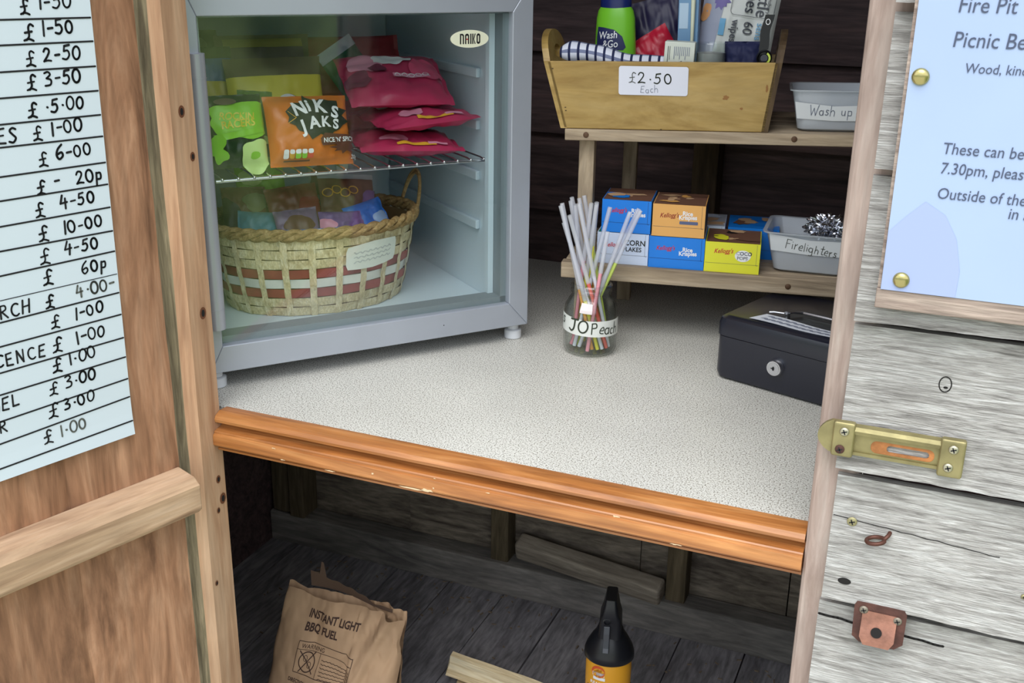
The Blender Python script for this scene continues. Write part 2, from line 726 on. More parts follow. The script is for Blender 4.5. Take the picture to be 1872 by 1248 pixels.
# pen strokes for handwriting: glyph -> (advance, strokes)
PEN = {
    '0': (.72, [arc(.3, .48, .28, .46, 100, 470, 14)]), '1': (.4, [[(.2, 1), (.17, 0)]]),
    '2': (.72, [[(.05, .78), (.2, 1), (.45, .95), (.5, .72), (.3, .38), (.0, .03)], [(.0, .03), (.3, .08), (.6, .03)]]),
    '3': (.7, [[(.08, .93), (.35, 1), (.5, .8), (.2, .56)], [(.2, .56), (.52, .42), (.45, .1), (.05, .05)]]),
    '4': (.75, [[(.28, 1), (.08, .42)], [(.08, .42), (.6, .46)], [(.48, .75), (.42, 0)]]),
    '5': (.72, [[(.55, 1), (.18, .95)], [(.18, .95), (.12, .6)], [(.12, .6), (.42, .62), (.52, .3), (.3, .03), (.0, .1)]]),
    '6': (.75, [[(.45, 1), (.15, .7), (.05, .3), (.25, 0), (.52, .2), (.42, .46), (.1, .34)]]),
    '7': (.7, [[(.05, .95), (.55, .97)], [(.55, .97), (.25, 0)]]),
    '£': (.85, [[(.6, .88), (.42, 1), (.28, .82), (.32, .3), (.15, .06)], [(.0, .04), (.3, .12), (.6, .0)], [(.05, .5), (.5, .56)]]),
    '-': (.6, [[(.1, .48), (.45, .5)]]), '.': (.4, [[(.15, .42), (.2, .4)]]), ',': (.3, [[(.15, .08), (.08, -.1)]]), ' ': (.55, []),
    'E': (.72, [[(.5, 1), (.08, .96)], [(.08, .96), (.06, .03)], [(.06, .03), (.52, .0)], [(.07, .52), (.42, .54)]]),
    'T': (.72, [[(.0, .95), (.6, 1)], [(.3, .97), (.28, 0)]]), 'L': (.66, [[(.1, 1), (.08, .03)], [(.08, .03), (.55, .05)]]),
    'S': (.7, [[(.52, .9), (.3, 1), (.1, .82), (.3, .55), (.5, .3), (.3, .02), (.02, .1)]]),
    'R': (.78, [[(.1, .97), (.08, 0)], [(.1, .97), (.45, .95), (.48, .65), (.12, .5)], [(.2, .5), (.6, .0)]]),
    'C': (.72, [arc(.38, .5, .34, .48, 55, 310)]), 'H': (.8, [[(.08, 1), (.06, 0)], [(.58, 1), (.56, 0)], [(.07, .5), (.57, .54)]]),
    'N': (.82, [[(.06, 0), (.1, 1)], [(.1, 1), (.56, .0)], [(.56, 0), (.6, 1)]]), 'G': (.8, [arc(.38, .5, .34, .48, 55, 320), [(.4, .42), (.66, .4)], [(.64, .4), (.62, .05)]]),
    'D': (.78, [[(.1, 1), (.08, 0)], [(.1, 1), (.5, .85), (.58, .5), (.45, .12), (.08, .0)]]), 'O': (.8, [arc(.36, .5, .33, .46, 95, 460, 14)]),
    'J': (.75, [[(.1, .97), (.65, 1)], [(.42, .98), (.42, .3), (.25, .03), (.02, .15)]]), 'P': (.72, [[(.12, .95), (.08, -.05)], [(.1, .95), (.48, .98), (.52, .62), (.1, .5)]]),
    'F': (.66, [[(.1, 1), (.06, 0)], [(.1, 1), (.55, .98)], [(.08, .55), (.42, .56)]]), 'W': (1.0, [[(.05, 1), (.2, .0)], [(.2, 0), (.42, .7)], [(.42, .7), (.58, 0)], [(.58, 0), (.85, 1)]]),
    'e': (.55, [[(.05, .3), (.4, .34), (.3, .6), (.08, .4), (.1, .1), (.4, .05)]]), 'a': (.58, [arc(.22, .28, .2, .26, 60, 380), [(.42, .55), (.42, .03)]]),
    'c': (.5, [arc(.25, .28, .2, .27, 60, 310)]), 'h': (.6, [[(.08, 1), (.06, 0)], [(.07, .35), (.25, .55), (.42, .4), (.42, .0)]]),
    'p': (.6, [[(.1, .6), (.05, -.4)], [(.1, .55), (.42, .55), (.42, .12), (.1, .1)]]), 'r': (.45, [[(.08, .55), (.06, 0)], [(.07, .35), (.3, .56)]]),
    'u': (.6, [[(.05, .55), (.08, .1), (.35, .08), (.42, .5)], [(.42, .55), (.43, 0)]]), 'i': (.28, [[(.1, .55), (.09, .03)], [(.1, .82), (.12, .8)]]),
    'l': (.28, [[(.12, 1), (.1, .02)]]), 'g': (.6, [arc(.22, .3, .2, .26, 60, 380), [(.42, .55), (.4, -.3), (.1, -.35)]]), 't': (.42, [[(.2, .9), (.18, .05), (.35, .02)], [(.02, .6), (.38, .62)]]),
    's': (.45, [[(.36, .5), (.15, .56), (.12, .36), (.32, .22), (.22, .02), (.02, .06)]]), 'f': (.45, [[(.4, .95), (.2, .95), (.16, .0)], [(.02, .55), (.36, .56)]]),
    'y': (.55, [[(.05, .55), (.2, .1)], [(.42, .55), (.1, -.4)]]), 'o': (.55, [arc(.22, .28, .2, .26, 90, 450)]), 'k': (.5, [[(.08, 1), (.06, 0)], [(.38, .55), (.08, .25)], [(.08, .25), (.4, 0)]]),
    'B': (.76, [[(.1, 1), (.08, 0)], [(.1, .98), (.45, .9), (.4, .6), (.1, .52)], [(.1, .52), (.52, .42), (.48, .06), (.08, 0)]]), 'A': (.78, [[(.02, 0), (.3, 1)], [(.3, 1), (.58, 0)], [(.12, .38), (.5, .4)]]),
    'K': (.74, [[(.1, 1), (.08, 0)], [(.55, .98), (.1, .45)], [(.2, .55), (.58, 0)]]), 'I': (.35, [[(.15, 1), (.14, 0)]]),
    'n': (.58, [[(.08, .55), (.06, 0)], [(.07, .35), (.25, .56), (.42, .4), (.42, 0)]]),
}


def _smooth(p):
    if len(p) < 3:
        return p
    q = [p[0]] + list(p) + [p[-1]]
    out = []
    for i in range(1, len(q) - 2):
        for k in range(4):
            t = k / 4
            a, b, c, d = q[i - 1], q[i], q[i + 1], q[i + 2]
            out.append(tuple(.5 * (2 * b[m] + (c[m] - a[m]) * t + (2 * a[m] - 5 * b[m] + 4 * c[m] - d[m]) * t * t + (3 * b[m] - a[m] - 3 * c[m] + d[m]) * t ** 3) for m in (0, 1)))
    out.append(p[-1])
    return out


def stroke2(p, w):
    """a pen line: quads along p with round joints"""
    V, F = [], []
    for i in range(len(p) - 1):
        (x0, y0), (x1, y1) = p[i], p[i + 1]
        d = math.hypot(x1 - x0, y1 - y0) or 1e-6
        nx, ny = -(y1 - y0) / d * w / 2, (x1 - x0) / d * w / 2
        b = len(V)
        V += [(x0 - nx, y0 - ny), (x1 - nx, y1 - ny), (x1 + nx, y1 + ny), (x0 + nx, y0 + ny)]
        F.append((b, b + 1, b + 2, b + 3))
    for i in range(len(p)):
        b = len(V)
        x, y = p[i]
        V += [(x + w / 2 * cos(pi * k / 4), y + w / 2 * sin(pi * k / 4)) for k in range(8)]
        F.append(tuple(range(b, b + 8)))
    return V, F


def join2(*parts):
    V, F = [], []
    for a, f in parts:
        b = len(V)
        V += a
        F += [tuple(i + b for i in q) for q in f]
    return V, F


def pen2(body, h, x=0, y=0, w=None, rot=0, space=1.0, seed=0, squash=1.0):
    rnd = random.Random(hash(len(body)) + seed * 13 + int(h * 1e5))
    w = w or h * .13
    parts, cx = [], 0
    for ch in body:
        if ch not in PEN:
            cx += .5 * h
            continue
        adv, st = PEN[ch]
        dy, sc, sl = rnd.uniform(-.06, .06) * h, rnd.uniform(.9, 1.08), rnd.uniform(-.06, .1)
        for s in st:
            q = [(cx + (a * sc + b * sl) * h * squash, b * sc * h + dy) for a, b in s]
            parts.append(stroke2(_smooth(q), w * rnd.uniform(.85, 1.15)))
        cx += adv * h * space * squash
    return mv2(join2(*parts), x, y, rot) if parts else ([], [])


# ------------------------------------------------------------------ crisp packets and other soft packs
class Pouch:
    """sealed film bag lying in its own (x, y) plane and bulging along z; seals at both ends of `seal` axis"""

    def __init__(s, w, h, t, seal='y', seed=1, wr=.0022, sealw=.07, pinch=.03):
        s.w, s.h, s.t, s.seal, s.seed, s.wr, s.sw, s.pinch = w, h, t, seal, seed, wr, sealw, pinch

    def p(s, u, v, side=1):
        a, b = (u, v) if s.seal == 'y' else (v, u)      # b runs from seal to seal
        bb = min(1, abs(b) / (1 - s.sw))
        e = max(0, 1 - bb ** 2.4) ** .6
        k = max(0, 1 - abs(a) ** 3.2) ** .55
        z = side * s.t / 2 * e * k
        n = noise.noise((u * 2.3 + s.seed * 5.1, v * 2.3, side * 3 + s.seed))
        n2 = noise.noise((u * 6 + s.seed * 2.7, v * 6, side + s.seed * 1.3))
        rad = noise.noise((a * 7 + s.seed, s.seed * 4.2, 0)) * (bb ** 3) * (1 - bb ** 8)
        z += (n * 1.6 + n2 * .8 + rad * 2.2) * s.wr * min(1, k * 1.4) * (.4 + .6 * e)
        wa = 1 - s.pinch * e
        x, y = (u * wa, v) if s.seal == 'y' else (u, v * wa)
        if bb >= 1:
            z += s.wr * .5 * sin(a * 9 + s.seed)
        return Vector((x * s.w / 2, y * s.h / 2, z))

    def body(s, mb, M, nu=30, nv=26, back=None, bands=None):
        """bands: list of (v0, v1, material) colour bands across the front (and back)"""
        m0 = mb.mats[mb.cur]
        for side in (1, -1):
            if side == -1 and back:
                mb.use(back)
            if bands and side == 1:
                for v0, v1, m in bands:
                    mb.use(m)
                    k = max(2, int(nv * (v1 - v0) / 2))
                    mb.grid(lambda i, j, v0=v0, v1=v1: s.p(i * 2 - 1, v0 + (v1 - v0) * j, 1), nu, k, M)
            else:
                mb.grid(lambda i, j: s.p(i * 2 - 1, j * 2 - 1, side), nu, nv, M, flip=(side == -1))
        mb.use(m0)

    def on(s, lift=.0005):
        def f(x, y):
            u, v = max(-1, min(1, x / (s.w / 2))), max(-1, min(1, y / (s.h / 2)))
            q = s.p(u, v, 1)
            q.z += lift
            return Vector((x if abs(u) < .999 else q.x, q.y if s.seal == 'x' else y, q.z))
        return f


def packet(name, label, M, w, h, t, mat, art=(), cat='crisp packet', seal='y', seed=1, group=None, back=None, bands=None, wr=.0022, pinch=.03, sealw=.07):
    """one film packet as one mesh; art = list of (drawing, material, lift level)"""
    P = Pouch(w, h, t, seal, seed, wr, sealw, pinch)
    mb = MB().use(mat)
    P.body(mb, I4, back=back, bands=bands)
    for k, (VF, m) in enumerate(art):
        mb.use(m)
        mb.flat(cut2(VF, .004), P.on(.0012 + .0003 * k))
    o = mb.build(name, smooth=60)
    o.matrix_world = M
    PACKS.append(o)
    return tag(o, label, cat, group)


PACKS = []


def _geom(o):
    V, F = [], []
    for q in [o] + list(o.children_recursive):
        if q.type == 'MESH':
            b = len(V)
            V += [q.matrix_world @ v.co for v in q.data.vertices]
            F += [[b + i for i in p.vertices] for p in q.data.polygons]
    return V, F


def clear(o, others, d, step=.0015, n=60):
    """slide o along d until it no longer cuts into the others"""
    bpy.context.view_layer.update()
    V, F = _geom(o)
    trees = [BVHTree.FromPolygons(*_geom(x)) for x in others if x is not o]
    d = Vector(d).normalized() * step
    off = Vector((0, 0, 0))
    for k in range(n):
        t = BVHTree.FromPolygons([v + off for v in V], F)
        if not any(t.overlap(x) for x in trees):
            break
        off += d
    o.location = Vector(o.location) + off
    bpy.context.view_layer.update()
    return off.length


# ------------------------------------------------------------------ palette
PAPER = plain('white_paper', (214, 224, 231), .75, spec=.25)
NOTICE = plain('notice_paper', (166, 183, 213), .6, spec=.3, var=.03, vscale=9)
NOTICE_STAIN = plain('damp_stain_on_paper', (162, 175, 213), .6, spec=.3)
INK = plain('black_marker_ink', (24, 24, 28), .6)
INK_FADED = plain('faded_marker_ink', (96, 98, 92), .7)
INK_GREY = plain('grey_pen_ink', (128, 134, 150), .7)
PRINT = plain('printed_dark_ink', (74, 82, 104), .7)
WHITE = plain('white_print', (235, 236, 238), .45)
BLACK = plain('black_print', (22, 22, 26), .45)
SILVER = plain('fridge_silver_paint', (172, 177, 187), .38, metal=.35, var=.03, vscale=15)
STEEL = plain('satin_aluminium_tube', (178, 181, 190), .36, metal=.4)
CHROME = plain('chromed_wire', (215, 215, 220), .18, metal=.95)
LINER = plain('fridge_liner_plastic', (202, 218, 228), .35)
SEAL = plain('grey_door_seal', (120, 132, 138), .5)
FEET = plain('white_plastic_foot', (218, 220, 224), .4)
GLASS = glass('fridge_door_glass', (251, 253, 252), .055)
JARGLASS = glass('jar_glass', (250, 252, 251), .04, edge=.2)
TUBPLASTIC = glass('frosted_tub_plastic', (226, 232, 236), .05, milky=.5, mcol=(236, 240, 246), rough=.15)
SLEEVE = glass('translucent_straw_sleeve', (240, 242, 248), .06, milky=.36, mcol=(252, 252, 255), rough=.1)
BRASS = plain('tarnished_brass', (150, 140, 98), .45, metal=.6, bump=.15, bscale=180, var=.2, vscale=60)
BRASS_BRIGHT = plain('bright_brass', (180, 168, 112), .25, metal=.85)
RUST = plain('orange_rust', (172, 112, 64), .85, bump=.4, bscale=300, var=.35, vscale=70)
RUSTPLATE = plain('rusted_steel_plate', (150, 104, 86), .6, metal=.35, bump=.3, bscale=220, var=.3, vscale=90)
DARKRUST = plain('dark_rust', (84, 52, 44), .8, bump=.4, bscale=260, var=.3, vscale=90)
SCREW = plain('zinc_screw', (188, 182, 158), .35, metal=.8)
HOLE = plain('dark_hole', (22, 18, 16), .9)

POST = wood('planed_pine_post', ((168, 124, 94), (197, 155, 122), (212, 174, 142)), 'z', 16, 14, .7, .15, .12, knots=None)
POST_WORN = wood('weathered_green_pine', ((108, 96, 74), (140, 128, 100), (168, 152, 122)), 'z', 30, 12, .85, .5, .3)
DOORWOOD = wood('brown_door_planks', ((120, 84, 62), (168, 122, 92), (200, 154, 122)), 'z', 11, 7, .7, .3, .25, knots=None)
LEDGE = wood('pine_door_ledge', ((158, 125, 98), (190, 157, 126), (208, 177, 148)), 'x', 16, 10, .7, .2, .15)
GREYPOST = wood('grey_pink_post', ((152, 131, 120), (173, 153, 142), (188, 172, 161)), 'z', 18, 9, .75, .25, .15)
CLAD = wood('weathered_cladding', ((106, 102, 98), (168, 164, 159), (204, 202, 198)), 'x', 66, 12, .85, .9, .24, pos=(.24, .48, .70), patch=.22)
FRAMEWOOD = wood('notice_backing_wood', ((128, 110, 100), (160, 142, 130), (186, 168, 154)), 'x', 26, 12, .85, .7, .3)
DARKWOOD = wood('dark_stained_boards', ((60, 48, 48), (82, 66, 66), (104, 82, 80)), 'x', 14, 10, .7, .3, .3)
LOWWALL = wood('dusty_grey_brown_boards', ((92, 82, 74), (130, 119, 106), (162, 149, 133)), 'x', 14, 5, .9, .5, .35)
FLOORWOOD = wood('dirty_floor_planks', ((112, 108, 113), (140, 137, 142), (164, 160, 164)), 'y', 13, 6, .8, .5, .35)
SILLWOOD = wood('dusty_sill_timber', ((106, 102, 99), (130, 125, 120), (152, 146, 139)), 'x', 12, 6, .9, .4, .25)
SHELFWOOD = wood('treated_shelf_pine', ((136, 119, 99), (172, 153, 128), (196, 178, 154)), 'x', 18, 12, .7, .25, .2)
SHELFLEG = wood('treated_shelf_leg_pine', ((136, 119, 99), (172, 153, 128), (196, 178, 154)), 'z', 18, 12, .7, .25, .2)
CRATEWOOD = wood('varnished_plywood', ((154, 121, 62), (184, 152, 88), (200, 170, 110)), 'x', 10, 5, .45, .1, .1, coat=.15)
CRATEEND = wood('shaded_plywood_end', ((62, 48, 34), (84, 66, 46), (104, 84, 58)), 'z', 10, 5, .6, .1, .15)  # trough plywood for the right end, with its shade put into the colour
TRIMWOOD = wood('orange_varnished_hardwood', ((134, 80, 40), (178, 114, 60), (206, 144, 86)), 'x', 20, 16, .35, .12, .16, coat=.3, spec=.5)
CHIP = plain('chipped_pale_wood', (222, 196, 158), .8)
KINDLE = wood('pale_split_kindling', ((198, 172, 130), (228, 208, 170), (242, 230, 200)), 'x', 26, 14, .8, .5, .15)
KRAFT = plain('kraft_paper', (182, 148, 116), .75, bump=.25, bscale=35, var=.08, vscale=25)
KRAFTINK = plain('brown_bag_print', (66, 44, 36), .8)
WICKER = wood('natural_wicker', ((188, 168, 124), (220, 204, 160), (236, 224, 190)), 'z', 40, 2, .7, .3, .2)
WICKERDARK = wood('browner_wicker_rim', ((134, 104, 62), (172, 140, 90), (202, 174, 124)), 'x', 60, 2, .7, .4, .3)
WICKERRED = plain('red_wicker', (150, 62, 54), .7, var=.15, vscale=60)
WICKERWHITE = plain('white_wicker', (222, 222, 212), .7, var=.06, vscale=60)
BLACKMETAL = plain('black_cash_box_paint', (27, 29, 42), .28, spec=.6)
BLACKPLASTIC = plain('black_plastic', (24, 25, 30), .35)
FOIL = plain('crumpled_foil', (196, 198, 206), .22, metal=1.0)
PLASTICBAG = plain('dark_wrapped_firelighter', (92, 94, 106), .3, metal=.5)


# ------------------------------------------------------------------ the setting
ZF = -.03      # shed floor
ZC = .60       # counter top


def build_shell():
    # floor planks run front to back
    mb = MB().use(FLOORWOOD)
    xs = [.16 + .1105 * k for k in range(-6, 9)]
    for k in range(len(xs) - 1):
        mb.box(xs[k] + .0012, xs[k + 1] - .0012, -.06, .80, ZF - .02, ZF + .0008 * ((k * 7) % 3))
    mb.use(HOLE).box(xs[0], xs[-1], -.06, .80, ZF - .03, ZF - .012)
    # specks of wood chip trodden into the boards
    rnd = random.Random(4)
    mb.use(plain('wood_chip_specks', (128, 112, 96), .9))
    for k in range(150):
        x, y = rnd.uniform(-.35, .62), .71 - abs(rnd.gauss(0, .1))
        a, l, w = rnd.uniform(0, pi), rnd.uniform(.001, .0045), rnd.uniform(.0006, .0014)
        if y < .2:
            continue
        M = T(x, y, ZF + .0025) @ Matrix.Rotation(a, 4, 'Z')
        mb.box(-l, l, -w, w, -.001, .0008, M)
    struct(mb.build('floor'))

    # back wall: overlapping dark boards above, dusty paler boards near the floor
    mb = MB().use(DARKWOOD)
    z = .56
    while z < 1.8:
        mb.hexa([(-.46, .740, z), (1.02, .740, z), (1.02, .765, z), (-.46, .765, z), (-.46, .752, z + .13), (1.02, .752, z + .13), (1.02, .765, z + .13), (-.46, .765, z + .13)])
        z += .125
    mb.use(LOWWALL)
    for i, (z0, z1, y0) in enumerate(((ZF, .125, .742), (.127, .26, .746), (.262, .40, .743), (.402, .56, .746))):
        x = -.46
        rnd = random.Random(i + 2)
        while x < 1.02:
            w = rnd.uniform(.17, .3)
            mb.box(x, min(1.02, x + w) - .002, y0 + rnd.uniform(0, .004), .765, z0, z1 - .001)
            x += w
    mb.use(DARKWOOD).box(-.46, 1.02, .765, .78, ZF, 1.8)
    struct(mb.build('wall_back'))

    for name, x0, x1, sgn in (('wall_left', -.48, -.455, 1), ('wall_right', 1.0, 1.025, -1)):
        mb = MB().use(DARKWOOD)
        z = ZF
        while z < 1.78:
            a, b = (x0, x1) if sgn > 0 else (x1, x0)
            xi = x1 if sgn > 0 else x0
            xo = x0 if sgn > 0 else x1
            V = [(xo, -.02, z), (xi, -.02, z), (xi, .76, z), (xo, .76, z), (xo, -.02, z + .124), (xi - sgn * .01, -.02, z + .124), (xi - sgn * .01, .76, z + .124), (xo, .76, z + .124)]
            mb.hexa(V)
            z += .125
        struct(mb.build(name))
    mb = MB().use(DARKWOOD).box(-.5, 1.04, -.06, .8, 1.80, 1.83)
    struct(mb.build('ceiling'))
    mb = MB().use(DARKWOOD).box(-.48, -.051, -.03, -.005, ZF, 1.8)
    struct(mb.build('wall_front_left'))
    mb = MB().use(DARKWOOD).box(-.051, 1.03, -.03, -.005, 1.66, 1.8)
    struct(mb.build('wall_front_top'))

    # timbers along the foot of the back wall
    mb = MB().use(SILLWOOD).box(-.455, 1.0, .695, .741, ZF, .034)
    struct(mb.build('trim_1', bevel=.003), 'dusty timber sill along the foot of the back wall', 'sill')
    for i, x in enumerate((.018, .346, .70)):
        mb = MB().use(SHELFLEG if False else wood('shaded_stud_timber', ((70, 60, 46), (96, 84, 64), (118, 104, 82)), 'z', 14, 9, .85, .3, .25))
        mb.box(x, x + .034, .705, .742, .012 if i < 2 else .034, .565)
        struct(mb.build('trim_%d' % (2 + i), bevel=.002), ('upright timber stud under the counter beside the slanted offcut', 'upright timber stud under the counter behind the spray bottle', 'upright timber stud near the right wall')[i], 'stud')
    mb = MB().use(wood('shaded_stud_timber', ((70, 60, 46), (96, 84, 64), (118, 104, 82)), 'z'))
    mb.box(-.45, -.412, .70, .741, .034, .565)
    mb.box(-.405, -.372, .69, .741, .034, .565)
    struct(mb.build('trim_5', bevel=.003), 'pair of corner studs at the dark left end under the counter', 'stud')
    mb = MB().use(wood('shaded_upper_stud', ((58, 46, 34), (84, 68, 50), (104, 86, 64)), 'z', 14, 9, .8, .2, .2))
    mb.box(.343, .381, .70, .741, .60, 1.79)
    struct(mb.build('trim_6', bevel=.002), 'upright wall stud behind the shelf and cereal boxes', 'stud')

    # left door post: worn front face, planed inner face with nail holes
    mb = MB().use(POST)
    prof = [(-.05, .0), (-.05, -.046), (-.008, -.046), (.0, -.036), (.0, .0)]
    n = len(prof)
    z0, z1 = ZF, 1.66
    k = 60
    V, F = [], []
    for j in range(k + 1):
        z = z0 + (z1 - z0) * j / k
        for i, (x, y) in enumerate(prof):
            dx = .0022 * noise.noise((i * 3.1, z * 9, .3)) if i in (2, 3) else 0
            V.append((x + dx, y, z))
    for j in range(k):
        for i in range(n):
            F.append((j * n + i, j * n + (i + 1) % n, (j + 1) * n + (i + 1) % n, (j + 1) * n + i))
    F += [tuple(range(n - 1, -1, -1)), tuple(range(k * n, k * n + n))]
    mb.add(V, F)
    for i in range(len(mb.f)):
        q = [mb.v[a] for a in mb.f[i]]
        c = sum(q, Vector()) / len(q)
        if c.y < -.0455:
            mb.use(POST_WORN)
            mb.mi[i] = mb.cur
    mb.use(HOLE)
    knot = plain('pine_knot', (112, 66, 40), .8)
    for y, z, r in ((-.020, .928, .0038), (-.009, .882, .003), (-.014, .718, .0042), (-.012, .523, .003), (-.007, .497, .0042), (-.016, .486, .0022), (-.03, .40, .002)):
        mb.use(knot).add([(.0004, y + r * 1.25 * cos(t * pi / 8), z + r * 1.6 * sin(t * pi / 8)) for t in range(16)], [tuple(range(16))])
        mb.use(HOLE).add([(.0007, y + r * .62 * cos(t * pi / 8), z + r * .95 * sin(t * pi / 8)) for t in range(16)], [tuple(range(16))])
    struct(mb.build('trim_7', smooth=25), 'orange pine door post with nail holes, left of the fridge', 'door post')

    # right door post
    mb = MB().use(GREYPOST).box(.634, .672, -.012, .03, ZF, 1.66)
    struct(mb.build('trim_8', bevel=.006, seg=3), 'grey pink door post between the cash box and weathered boards', 'door post')

    # weathered boards on the right, each lapping the one below
    mb = MB()
    zs = [.305, .43, .555, .679, .809, .9295, 1.050, 1.172, 1.294, 1.416, 1.538]
    for j, z in enumerate(zs):
        zt = (zs[j + 1] if j + 1 < len(zs) else 1.66) - (.0115 if j < 3 else .0075)
        mb.use(CLAD)
        rnd = random.Random(j)
        x0 = .6535 + rnd.uniform(-.001, .0015)
        n = 44
        V = []
        for i in range(n + 1):
            x = x0 + (1.06 - x0) * i / n
            w = .0016 * noise.noise((x * 16, j * 3.7, 0)) + .0008 * noise.noise((x * 60, j * 3.7, 4))
            V += [(x, -.032, z + w), (x, -.019, z + w), (x, -.010, zt), (x, -.0185, zt)]
        F = []
        for i in range(n):
            for a in range(4):
                b = (a + 1) % 4
                F.append((i * 4 + a, i * 4 + 4 + a, i * 4 + 4 + b, i * 4 + b))
        F += [(0, 1, 2, 3), tuple(n * 4 + a for a in (3, 2, 1, 0))]
        mb.add(V, F)
    # split along the lower board, a ringed knot and old nail marks
    mb.use(HOLE)

    def face_y(x, z):
        j = max(i for i in range(len(zs)) if zs[i] <= z)
        zt = (zs[j + 1] if j + 1 < len(zs) else 1.66) - (.0115 if j < 3 else .0075)
        return -.032 + .0135 * (z - zs[j]) / (zt - zs[j]) - .0004
    crack = [(.654 + .004 * i, .531 - .0009 * i * .2 + .0012 * noise.noise((i * .35, 2, 0))) for i in range(70)]
    mb.flat(stroke2([p for p in crack if p[0] < .76], .0022), lambda x, z: Vector((x, face_y(x, z), z)))
    crack = [(.656 + .004 * i, .6315 - .00028 * i + .0008 * noise.noise((i * .4, 7, 0))) for i in range(34)]
    mb.flat(stroke2(crack, .0007), lambda x, z: Vector((x, face_y(x, z), z)))
    mb.flat(ring2(.7272, .763, .0050, .0066, .0009), lambda x, z: Vector((x, face_y(x, z), z)))
    for x, z, r in ((.7278, .7605, .0016), (.672, .574, .005)):
        mb.flat(ell2(x, z, r * 1.1, r * .6), lambda x, z: Vector((x, face_y(x, z), z)))
    mb.use(DARKWOOD).box(.674, 1.06, -.003, .008, ZF, 1.66)
    struct(mb.build('wall_front_right'), 'weathered grey overlapping boards on the outside of the shed', 'wall')
    return face_y


face_y = build_shell()


# ------------------------------------------------------------------ open door on the left, its ledge and the price list
DH = (-.008, -.058, 0)
DROT = 253.43


def build_door():
    t = struct(thing('door_1', 'open brown plank door on the left with a pine ledge', 'door', DH, DROT))
    mb = MB().use(DOORWOOD)
    xs = [.002, .1265, .2515, .372]
    for i in range(3):
        a, b = xs[i], xs[i + 1]
        # each plank has a rounded, slightly hollowed inner face
        k = 10
        V, F = [], []
        zz = [ZF + 1.66 * j / 40 for j in range(41)]
        for z in zz:
            for q in range(k + 1):
                s = q / k
                e = min(s, 1 - s)
                wob = .0018 * noise.noise((i * 5.0, z * 7, .5)) if q in (0,) else 0
                V.append((a + (b - a) * s + wob, -.0035 * max(0, 1 - e / .06) ** 2 + (.001 * sin(z * 40 + i) if q == 0 else 0), z))
        w = k + 1
        for j in range(40):
            for q in range(k):
                F.append((j * w + q, (j + 1) * w + q, (j + 1) * w + q + 1, j * w + q + 1))
        mb.add(V, F)
        mb.box(a, b, -.018, -.0036, ZF, ZF + 1.66)
    mb.build('door_planks', t, smooth=50)
    mb = MB().use(LEDGE)
    prof = [(0, .512), (.024, .512), (.0285, .517), (.0285, .545), (.022, .553), (0, .560)]
    V = []
    for x, sh in ((-.001, 1), (.372, 0)):
        for y, z in prof:
            V.append((x + (.006 * (1 - y / .0285) if sh else 0), y, z))
    n = len(prof)
    mb.add(V, [tuple(range(n)), tuple(range(2 * n - 1, n - 1, -1))] + [(i, n + i, n + (i + 1) % n, (i + 1) % n) for i in range(n)])
    mb.build('door_ledge', t, bevel=.0015)


build_door()


